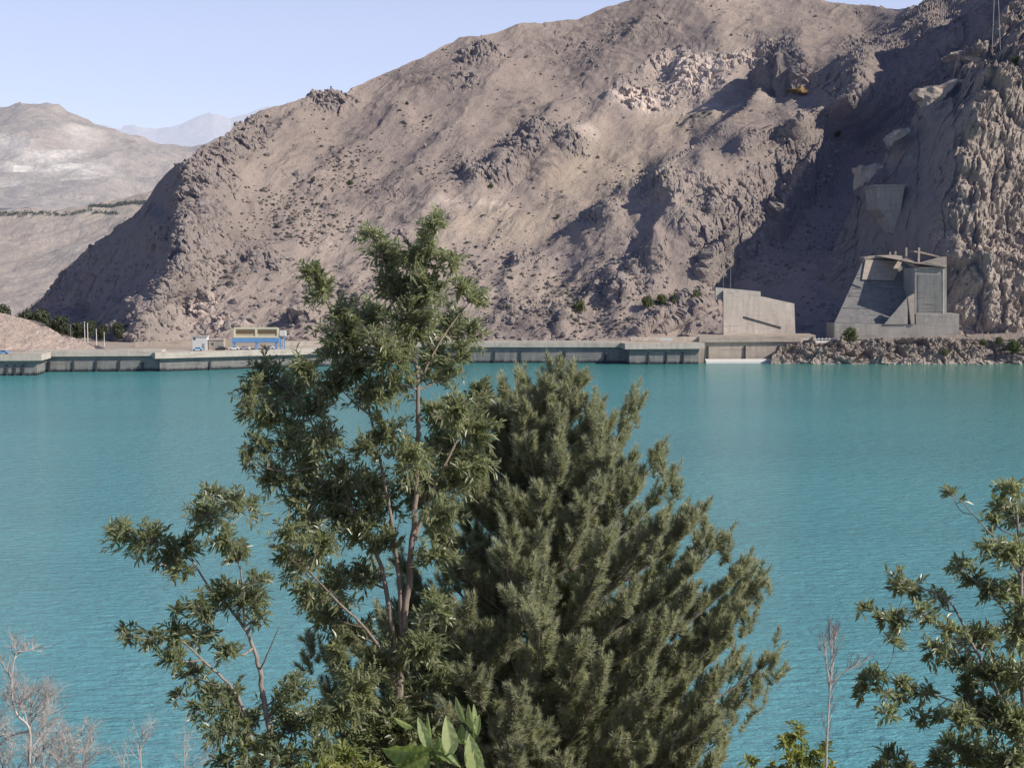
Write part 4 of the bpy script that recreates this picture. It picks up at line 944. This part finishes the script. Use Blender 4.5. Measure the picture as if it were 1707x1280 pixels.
# --- yellow-green bush at the bottom right
leafy_tree('bush', 'yellow-green bush at the foot of the bare sapling', 'bush', 15.5, [([(1345, 1650), (1340, 1400), (1335, 1240)], .03, .008), ([(1340, 1420), (1300, 1330), (1262, 1275)], .015, .005), ([(1341, 1400), (1370, 1330), (1380, 1260)], .015, .005)],
           [(1308, 1238, 18), (1330, 1232, 20), (1320, 1262, 24), (1345, 1262, 26), (1372, 1262, 18), (1256, 1272, 13), (1290, 1282, 18), (1385, 1285, 20), (1340, 1300, 30)], M['leaf_yellow'], M['bark_grey'], 24, spread=.5, L=(.07, .11), Wd=(.03, .045))
# low undergrowth behind the sprig
leafy_tree('bush', 'dull green bush at the foot of the tall broadleaf tree, left of the pale sprig', 'bush', 14, [([(590, 1700), (590, 1400), (585, 1280)], .03, .008), ([(590, 1420), (540, 1330), (510, 1290)], .015, .005)],
           [(580, 1280, 30), (530, 1290, 26), (620, 1290, 26), (570, 1320, 36)], M['leaf_yellow'], M['bark_grey'], 25, spread=.5, L=(.09, .13), Wd=(.025, .035))

# ------------------------------------------------------------------ pine
def pine():
    r = np.random.default_rng(77); Y0 = 22.5
    base = W(880, 1640, Y0); gz = bank_z(base.x, base.y)
    t = empty('pine_tree', (base.x, base.y, gz), 'broad grey-green pine with upswept bottlebrush shoots, right of the tall broadleaf tree', 'pine')
    axis = [(885, 1640), (890, 1400), (898, 1200), (905, 1000), (912, 800), (915, 720), (915, 632)]
    ln = smooth_line([Vector((base.x, base.y, gz - .3))] + [W(x, y, Y0) for x, y in axis]); n_ = len(ln)
    MB().tube(ln, [.11 * (1 - k / n_) ** .9 + .010 for k in range(n_)], 9).build('trunk', M['bark_grey'], t, smooth=True)
    AX = np.array([p[:] for p in ln])
    hw_r = interp([(590, 6), (640, 48), (700, 85), (760, 150), (800, 200), (860, 255), (910, 290), (970, 350), (1030, 345), (1100, 378), (1170, 335), (1250, 285), (1350, 260), (1500, 180)])
    hw_l = interp([(590, 6), (640, 60), (680, 115), (760, 140), (860, 190), (950, 215), (1030, 270), (1090, 385), (1170, 360), (1250, 350), (1350, 300), (1500, 200)])
    pxm = Y0 / F
    br = MB(); tails = []      # tails: (start, dir, length)
    def add_branch(a, tip, r0, ntail, up=.9):
        a = Vector(a); tip = Vector(tip); d = tip - a; Lb = d.length
        hd = Vector((d.x, d.y, 0)); 
        mid1 = a + d * .35 + Vector((0, 0, -.10 * Lb)); mid2 = a + d * .72 + Vector((0, 0, -.09 * Lb))
        l_ = smooth_line([a, mid1, mid2, tip], 5); m_ = len(l_)
        br.tube(l_, [r0 * (1 - k / m_) + .006 for k in range(m_)], 5, False)
        end_d = (l_[-1] - l_[-3]).normalized()
        tails.append((l_[-1] - end_d * .12, (end_d + Vector((0, 0, .35))).normalized(), r.uniform(.32, .5)))
        for k in range(ntail):
            f = .10 + .88 * (k + r.uniform(0, 1)) / ntail; i = min(int(f * (m_ - 1)), m_ - 2); p = l_[i].lerp(l_[i + 1], f * (m_ - 1) - i)
            bd = (l_[i + 1] - l_[i]).normalized(); sd_ = bd.cross(Vector((0, 0, 1))); sd_ = sd_.normalized() if sd_.length > .1 else Vector((1, 0, 0))
            dd = bd * r.uniform(.5, 1.0) + sd_ * r.choice([-1, 1]) * r.uniform(.2, .9) + Vector((0, 0, r.uniform(.25, up)))
            dd.normalize(); l2 = r.uniform(.12, .32) * (1.15 - .4 * f) * (1 + .35 * min(Lb, 3) / 3)
            q = p + dd * l2 * r.uniform(.2, .9)
            br.tube([p, q], [.008, .004], 3, False)
            tails.append((q, (dd + Vector((0, 0, .45))).normalized(), l2))
            if r.random() < .55:
                d3 = (dd + Vector(rv(r).tolist()) * .7 + Vector((0, 0, .3))).normalized(); tails.append((p.lerp(q, .7), d3, l2 * .8))
    npy = 185
    for k in range(npy):
        tp = 636 + (1430 - 636) * ((k + .5) / npy) ** .85 + r.uniform(-12, 12)
        az = k * 2.399963 + r.uniform(-.3, .3)
        hx = hw_r(tp) if math.cos(az) > 0 else hw_l(tp)
        rad = hx * pxm * (r.uniform(.70, 1.05) if k % 4 else r.uniform(.95, 1.12))
        dyr = .5 * (hw_r(tp) + hw_l(tp)) * pxm * r.uniform(.7, 1.05)
        tipz = W(900, tp, Y0).z; zi = tipz - rad * r.uniform(.45, .8) - .15
        i = int(np.argmin(np.abs(AX[:, 2] - zi))); a = AX[i]
        tip = (a[0] + math.cos(az) * rad, a[1] + math.sin(az) * min(dyr, 3.2), tipz)
        add_branch(a, tip, .010 + .009 * rad, int(9 + 20 * min(rad, 3.2)))
    # side leaders that break the outline (tip px, py, from py, depth offset)
    for tx, ty, fy, dY in [(952, 634, 730, -.2), (1058, 668, 905, .3), (1100, 758, 930, -.4), (1122, 800, 960, .4), (1170, 858, 1010, 0), (1206, 905, 1060, -.3), (1268, 970, 1130, .2), (1240, 1020, 1150, -.5), (1290, 1098, 1230, 0), (1262, 1140, 1250, .4), (838, 655, 780, .2), (806, 690, 820, -.2), (516, 1082, 1180, .6), (560, 1110, 1230, .3), (1000, 720, 860, -.6), (1200, 1235, 1320, -.2), (1230, 1180, 1290, .3), (760, 900, 1000, -.8), (740, 960, 1060, -.6), (850, 830, 940, -1.0), (960, 860, 980, -1.2), (1050, 1000, 1130, -1.5), (840, 1060, 1180, -1.6), (820, 1180, 1290, -1.8), (960, 1130, 1260, -1.8), (928, 624, 710, .1), (868, 668, 790, -.5), (990, 690, 820, -.3), (860, 720, 850, -.6), (930, 740, 860, -.9), (1010, 780, 900, -.9), (900, 900, 1020, -1.6), (990, 930, 1060, -1.5), (1090, 900, 1030, -1.0), (1130, 1010, 1130, -1.2), (1080, 1130, 1250, -1.6), (900, 1000, 1120, -1.9), (880, 1110, 1230, -2.0), (1030, 1200, 1310, -1.9), (760, 1100, 1220, -1.4), (700, 1040, 1150, -.8), (900, 1220, 1330, -2.1)]:
        i = int(np.argmin(np.abs(AX[:, 2] - W(900, fy, Y0).z))); a = AX[i]; tip = W(tx, ty, Y0 + dY)
        add_branch(a, tip, .03, int(10 + 4 * (tip - Vector(a.tolist())).length), 1.0)
        st = tip + Vector((0, 0, -.45))
        for q in range(7):
            tails.append((st + Vector((r.normal(0, .06), r.normal(0, .06), q * .06)), Vector((r.normal(0, .5), r.normal(0, .5), 1)).normalized(), r.uniform(.2, .34)))
    br.build('branches', M['bark_grey'], t)
    S = np.array([s[:] for s, _, _ in tails]); D = np.array([d[:] for _, d, _ in tails]); Ln = np.array([l for _, _, l in tails]); nT = len(S)
    K = 140
    f = r.uniform(0, 1, (nT, K)); ang = r.uniform(0, 6.283, (nT, K))
    a1 = np.cross(D, np.array([.3, .2, .9])); a1 /= np.linalg.norm(a1, axis=1, keepdims=True) + 1e-6; a2 = np.cross(D, a1)
    rd = a1[:, None] * np.cos(ang)[..., None] + a2[:, None] * np.sin(ang)[..., None]
    p0 = S[:, None] + D[:, None] * (f * Ln[:, None])[..., None]
    nd = rd * (.95 - .55 * f ** 3)[..., None] + D[:, None] * (.55 + .7 * f ** 3)[..., None] + r.normal(0, .12, (nT, K, 3)); nd /= np.linalg.norm(nd, axis=-1, keepdims=True)
    nl = r.uniform(.08, .135, (nT, K, 1)); p1 = p0 + nd * nl
    sdv = np.cross(nd, r.normal(0, 1, (nT, K, 3))); sdv /= np.linalg.norm(sdv, axis=-1, keepdims=True) + 1e-6
    wv = .0075
    V = np.stack([p0 + sdv * wv, p0 - sdv * wv, p1], 2).reshape(-1, 3)
    tt = np.clip(r.normal(.45, .16, (nT, 1)) + r.normal(0, .12, (nT, K)) + .2 * (f - .5), 0, 1)
    mesh_np('crown', V, np.arange(len(V)), 3, M['needle'], t, tint=np.repeat(tt.ravel(), 3))
    print('pine tails', nT)
pine()

# ------------------------------------------------------------------ bare plants
def twig_rec(mb, r, p, d, L, rad, depth, spread, up, kids):
    pts = [p]; q = p.copy(); dd = d.copy(); n = 4
    for k in range(n):
        dd = (dd + Vector(rv(r).tolist()) * .16 + Vector((0, 0, up * .12))).normalized(); q = q + dd * L / n; pts.append(q.copy())
    mb.tube(pts, [rad * (1 - .5 * k / n) for k in range(n + 1)], 4 if depth else 3, False)
    if depth == 0: return
    for k in range(kids):
        f = r.uniform(.3, 1.0); i = min(int(f * n), n - 1); s = pts[i].lerp(pts[i + 1], f * n - i)
        nd = (dd + Vector(rv(r).tolist()) * spread + Vector((0, 0, up * .3))).normalized()
        twig_rec(mb, r, s, nd, L * r.uniform(.45, .7), rad * .55, depth - 1, spread, up, kids)

def bare(name, label, Y, stems, seed, mat, depth=2, kids=5, Lk=.35, r0=.02, spread=.8, up=.8, perstem=10, cat='bare bush', f0=.25):
    r = np.random.default_rng(seed)
    ls = [smooth_line([W(x, y, Y + (k_ * .12)) for x, y in s]) for k_, s in enumerate(stems)]
    b = ls[0][0]; gz = bank_z(b.x, b.y)
    t = empty(name, (b.x, b.y, gz), label, cat)
    for li, l in enumerate(ls):
        if li == 0 and l[0].z > gz: l = [Vector((b.x, b.y, gz - .2))] + l
        n = len(l); rr = r0 * (1 if li == 0 else .7)
        tw = MB().tube(l, [rr * (1 - .75 * k / n) for k in range(n)], 6, False)
        for k in range(perstem):
            f = f0 + (1 - f0) * (k + r.uniform(0, 1)) / perstem; i = min(int(f * (n - 1)), n - 2); p = l[i].lerp(l[i + 1], f * (n - 1) - i)
            d = (l[i + 1] - l[i]).normalized(); d = (d + Vector(rv(r).tolist()) * spread).normalized()
            twig_rec(tw, r, p, d, Lk * (1.15 - .6 * f) * r.uniform(.7, 1.2), rr * .32, depth, spread, up, kids)
        tw.build('stem', M[mat], t)
    return t
bare('bare_sapling', 'bare dead sapling with a fan of upright twigs, right of the pine', 15, [[(1374, 1640), (1375, 1400), (1377, 1280), (1380, 1200), (1384, 1140), (1386, 1100)], [(1384, 1145), (1378, 1110), (1374, 1070)], [(1385, 1130), (1390, 1090), (1392, 1058)], [(1386, 1140), (1402, 1122), (1428, 1108)], [(1385, 1140), (1386, 1090), (1381, 1052)]], 31, 'deadwood', 1, 6, .26, .018, .55, .9, 10, 'bare sapling', .45)
bare('bare_bush', 'dense pinkish-grey bare bush with one tall pale stem in the lower left corner', 12, [[(48, 1620), (46, 1400), (48, 1280), (49, 1216), (28, 1190), (19, 1150), (23, 1100), (30, 1085)], [(49, 1225), (50, 1192), (55, 1168)], [(60, 1420), (90, 1300), (110, 1230)], [(55, 1420), (120, 1310), (150, 1250)], [(45, 1400), (10, 1300), (-10, 1200)], [(50, 1400), (70, 1280), (75, 1210)], [(49, 1218), (20, 1225), (0, 1240)], [(60, 1400), (100, 1290), (135, 1215)]], 32, 'deadwood_pink', 2, 6, .30, .020, .9, .5, 16)
bare('bare_bush', 'sparse pale bare bush with crossing thin twigs, right of the denser bare bush', 12.5, [[(270, 1620), (240, 1400), (235, 1280), (234, 1240), (238, 1222)], [(275, 1600), (305, 1400), (307, 1290), (308, 1232)], [(270, 1500), (280, 1340), (340, 1250)], [(270, 1500), (220, 1330), (205, 1262)]], 33, 'deadwood', 2, 4, .26, .012, .9, .2, 9, f0=.5)

# ------------------------------------------------------------------ pale sprig close to the view point
def sprig():
    Y = 2.4; r = np.random.default_rng(5)
    st = smooth_line([W(735, 1900, Y), W(742, 1500, Y), W(738, 1330, Y), W(722, 1252, Y)])
    b = st[0]; gz = bank_z(b.x, b.y)
    t = empty('leafy_sprig', (b.x, b.y, gz), 'young sprig with large pale green pointed leaves at the bottom centre, close to the view', 'sapling')
    MB().tube([Vector((b.x, b.y, gz - .1))] + st, [.007] + [.006 * (1 - .5 * k / len(st)) for k in range(len(st))], 7, False).build('stem', M['sprig'], t, True)
    s2 = smooth_line([W(742, 1500, Y), W(775, 1380, Y), W(790, 1280, Y), W(788, 1215, Y)])
    MB().tube(s2, [.0045 * (1 - .6 * k / len(s2)) for k in range(len(s2))], 6, False).build('stem', M['sprig'], t, True)
    # base, tip, width px, tilt (side turn), tint, curl, depth offset of tip
    LV = [((719, 1250), (696, 1197), 19, .25, .95, .1, -.01), ((753, 1257), (745, 1198), 27, -.1, 1.0, .15, -.02), ((720, 1253), (641, 1263), 42, .9, .15, .25, -.03), ((790, 1275), (776, 1218), 16, .4, .9, .1, .0),
          ((795, 1290), (783, 1232), 31, .1, .95, .2, -.03), ((806, 1330), (790, 1262), 36, .2, .9, .2, -.04), ((775, 1204), (755, 1161), 11, .5, .4, .2, .02), ((789, 1220), (778, 1173), 11, .6, .45, .1, .02), ((790, 1216), (793, 1171), 9, -.5, .4, .15, .03),
          ((795, 1226), (798, 1190), 11, .3, .4, .1, .01), ((725, 1255), (772, 1268), 20, .9, .2, .3, .0), ((722, 1252), (708, 1188), 8, .8, .5, .1, .02), ((716, 1256), (668, 1290), 34, .8, .1, .25, -.02), ((738, 1270), (728, 1225), 20, .6, .25, .1, .03), ((690, 1212), (650, 1200), 10, .7, .5, .2, .03), ((770, 1240), (768, 1205), 14, .5, .15, .1, .03)]
    for (b0, t0, wpx, tilt, tint, curl, dt) in LV:
        a = W(*b0, Y); e = W(*t0, Y + dt); d = e - a; L = d.length; d.normalize()
        toc = Vector((.05, -1, .35)).normalized(); s = d.cross(toc).normalized(); u = s.cross(d).normalized()
        if u.y > 0: u = -u
        ca, sa = math.cos(tilt), math.sin(tilt); s_, u_ = s * ca + u * sa, u * ca - s * sa
        wm = wpx * Y / F / max(ca, .45); nu, nv = 34, 11; V = []; Fq = []
        for i in range(nu):
            f = i / (nu - 1); hwid = wm * .5 * (math.sin(math.pi * f ** .8) ** .85) * (1 if f < .99 else 0) + .0003
            c = a + d * L * f - u_ * L * curl * f * f
            for j in range(nv):
                v = (j / (nv - 1) - .5) * 2
                rip = .05 * wm * math.sin(f * 26 + abs(v) * 3) * abs(v) * .5
                V.append(tuple(c + s_ * hwid * v + u_ * (hwid * .35 * abs(v) + rip)))
        for i in range(nu - 1):
            for j in range(nv - 1): Fq += [i * nv + j, i * nv + j + 1, (i + 1) * nv + j + 1, (i + 1) * nv + j]
        tn = np.array([tint - .12 + (.3 if k % nv == nv // 2 else (.22 if math.sin((k // nv) / (nu - 1) * 50 - abs(k % nv - nv // 2) * 1.15) > .55 else 0)) + r.normal(0, .03) for k in range(len(V))])
        lf = mesh_np('leaf', V, Fq, 4, M['sprig'], t, True, tint=np.clip(tn, 0, 1))
        near = min(st + s2, key=lambda q: (q - a).length)
        MB().tube([near, a + d * L * .05], [.0016, .0012], 5, False).build('leaf_stalk', M['sprig'], t)
sprig()

# ------------------------------------------------------------------ far trees and shrubs: leaf-clump crowns
def clump_crown(seed, h, wdt, n, size, mat, nlob=9):
    r = np.random.default_rng(seed); L = []
    for k in range(nlob):
        a = r.uniform(0, 6.28); rr = r.uniform(0, .32) * wdt; z = r.uniform(.3, .85) * h
        L.append((math.cos(a) * rr, math.sin(a) * rr, z, r.uniform(.16, .28) * wdt))
    pos = []; nr = []
    for k in range(n):
        x, y, z, s = L[r.integers(nlob)]; d = rv(r); q = np.array([x, y, z]) + d * s * r.uniform(.55, 1.08) * np.array([1, 1, .9])
        pos.append(q); nr.append(d + rv(r) * .6)
    pos = np.array(pos); pos[:, 2] = np.maximum(pos[:, 2], .05 * h)
    return pos, np.array(nr), r.uniform(.6, 1.3, n) * size, np.clip(r.normal(.4, .2, n), 0, 1)
def proto_plant(name, label, cat, group, seed, h, wdt, n, size, mat, trunk=True, tr=.2):
    t = empty(name, (0, 0, 0), label, cat, group); r = np.random.default_rng(seed + 1)
    pos, nr, sz, ti = clump_crown(seed, h, wdt, n, size, mat)
    d = np.cross(nr, r.normal(0, 1, nr.shape))
    o = leaves_mesh('crown', pos, d, nr, sz * 1.3, sz, ti, mat, None); o.parent = t
    if trunk:
        mb = MB(); mb.tube([(0, 0, -.5), (.05, 0, h * .3), (0, .05, h * .6)], [tr, tr * .75, tr * .4], 7)
        for k in range(4):
            a = k * 1.6 + r.uniform(0, 1); mb.tube([(0, 0, h * .3), (math.cos(a) * wdt * .15, math.sin(a) * wdt * .15, h * .48), (math.cos(a) * wdt * .26, math.sin(a) * wdt * .26, h * .66)], [tr * .5, tr * .35, tr * .15], 5)
        o = mb.build('trunk', M['bark']); o.parent = t
    return t
def place(src, first, px, py, Y, scale, rot, label, zb=None):
    o = src if first else copy_tree(src)
    p = W(px, py, Y); o.location = (p.x, p.y, p.z if zb is None else zb); o.scale = (scale,) * 3; o.rotation_euler = (0, 0, rot); o['label'] = label
    return o
tp = [proto_plant('tree', 'x', 'tree', 'dark trees in the hollow behind the mound', 500 + k, 10, 9, 1700, .66, M['far_leaf']) for k in range(2)]
spots = [(14, 570, 640, 1.65, 'tall dark green tree at the left edge, behind the pale mound'), (38, 570, 646, 1.6, 'tall dark tree behind the mound, second from the left edge'), (62, 570, 640, 1.45, 'dark tree behind the sloping shoulder of the mound'), (86, 570, 648, 1.2, 'mid-sized dark tree left of the thin grey lamp post'), (107, 570, 640, 1.15, 'dark tree directly behind the thin grey lamp post'), (128, 570, 650, 1.0, 'dark tree just left of the close pair of pale poles'), (150, 570, 642, .95, 'dark tree directly behind the pale poles'), (172, 570, 650, .85, 'dark tree behind the short pale pole'), (195, 570, 640, .85, 'low dark tree right of the pale poles'), (216, 570, 648, .9, 'low dark tree at the foot of the shaded crag'), (240, 570, 642, .75, 'smallest dark tree at the right end of the hollow'), (-14, 570, 640, 1.7, 'dark tree cut off by the left edge of the view')]
used = [False, False]
for k, (px, py, Y, s, lb) in enumerate(spots):
    j = k % 2; place(tp[j], not used[j], px, py, Y, s, k * 1.3, lb, 7.1 if px > -30 else None); used[j] = True
sp_ = [proto_plant('shrub', 'x', 'shrub', 'shrubs on the slopes and banks', 520 + k, 4.2, 6.0, 900, .42, M['shrub'], True, .08) for k in range(2)]
def on_surf(key, px, py):
    P, PX, PY, rk = surf[key]; d = (PX - px) ** 2 + ((PY - py) * 1.0) ** 2; d[-9:] = 1e9
    # nearest by direction of the displaced surface
    Q = P.reshape(-1, 3); return Vector(Q[int(np.argmin(d.ravel()))].tolist())
shr = [('A', 966, 530, 1.5, 'round green shrub alone on the slope left of the dark rock hollow'), ('A', 1080, 524, 1.5, 'green shrub leftmost in the row left of the retaining wall'), ('A', 1100, 520, 1.4, 'green shrub second in the row left of the retaining wall'), ('A', 1122, 518, 1.6, 'green shrub third in the row left of the retaining wall'), ('A', 1150, 512, 1.6, 'green shrub nearest to the retaining wall'), ('A', 1390, 240, 1.5, 'round shrub high in the dark gully'), ('A', 1066, 305, .9, 'shrub on the crest of the long diagonal spur'), ('A', 930, 372, .7, 'shrub on the dry slope right of the tall tree top'), ('A', 585, 318, .8, 'small shrub on the middle of the mountain slope'), ('A', 525, 320, .7, 'small shrub left on the mountain slope'), ('A', 820, 325, .7, 'small shrub below the dark outcrops'), ('A', 680, 186, .6, 'small shrub high on the open mountain slope'), ('B', 1690, 112, 1.2, 'green shrub on the ledge right of the antenna mast')]
used = [False, False]
for k, (key, px, py, s, lb) in enumerate(shr):
    j = k % 2; p = on_surf(key, px, py); o = sp_[j] if not used[j] else copy_tree(sp_[j]); used[j] = True
    o.location = p - Vector((0, 0, .3)); o.scale = (s,) * 3; o.rotation_euler = (0, 0, k * 1.7); o['label'] = lb
for k, (px, py, Y, s, lb) in enumerate([(1418, 569, 609, 1.55, 'bushy green shrub at the road edge in front of the intake building'), (1575, 596, 598, .9, 'small green shrub among the shore rocks below the intake building'), (1690, 590, 598, 1.5, 'green shrub among the shore rocks at the right edge'), (1640, 578, 604, .8, 'small shrub on top of the shore rocks'), (1665, 575, 606, .9, 'shrub on the shore rocks beside the right-edge shrub')]):
    o = place(sp_[k % 2], False, px, py, Y, s, k * 2.1, lb)

# hedge line of trees on the distant hill
P, PX, PY, rk = surf['hills']; r = np.random.default_rng(8); pos = []; nr = []
for k in range(420):
    f = k / 420
    if f < .55: px = 150 + f / .55 * 150; py = 352 - (px - 150) * .135
    else: px = -60 + (f - .55) / .45 * 260; py = 366 - max(0, px) * .02
    if r.random() < .25: continue
    d = (PX - px) ** 2 + (PY - py + r.normal(0, 1)) ** 2; q = P.reshape(-1, 3)[int(np.argmin(d.ravel()))]
    for j in range(10): pos.append(q + r.normal(0, .9, 3) + np.array([0, 0, 1.2])); nr.append(rv(r))
pos = np.array(pos); nr = np.array(nr); dd = np.cross(nr, r.normal(0, 1, nr.shape))
o = leaves_mesh('tree_belt', pos, dd, nr, np.full(len(pos), 1.7), np.full(len(pos), 1.4), np.full(len(pos), .4), M['hedge'], None); tag(o, kind='stuff')
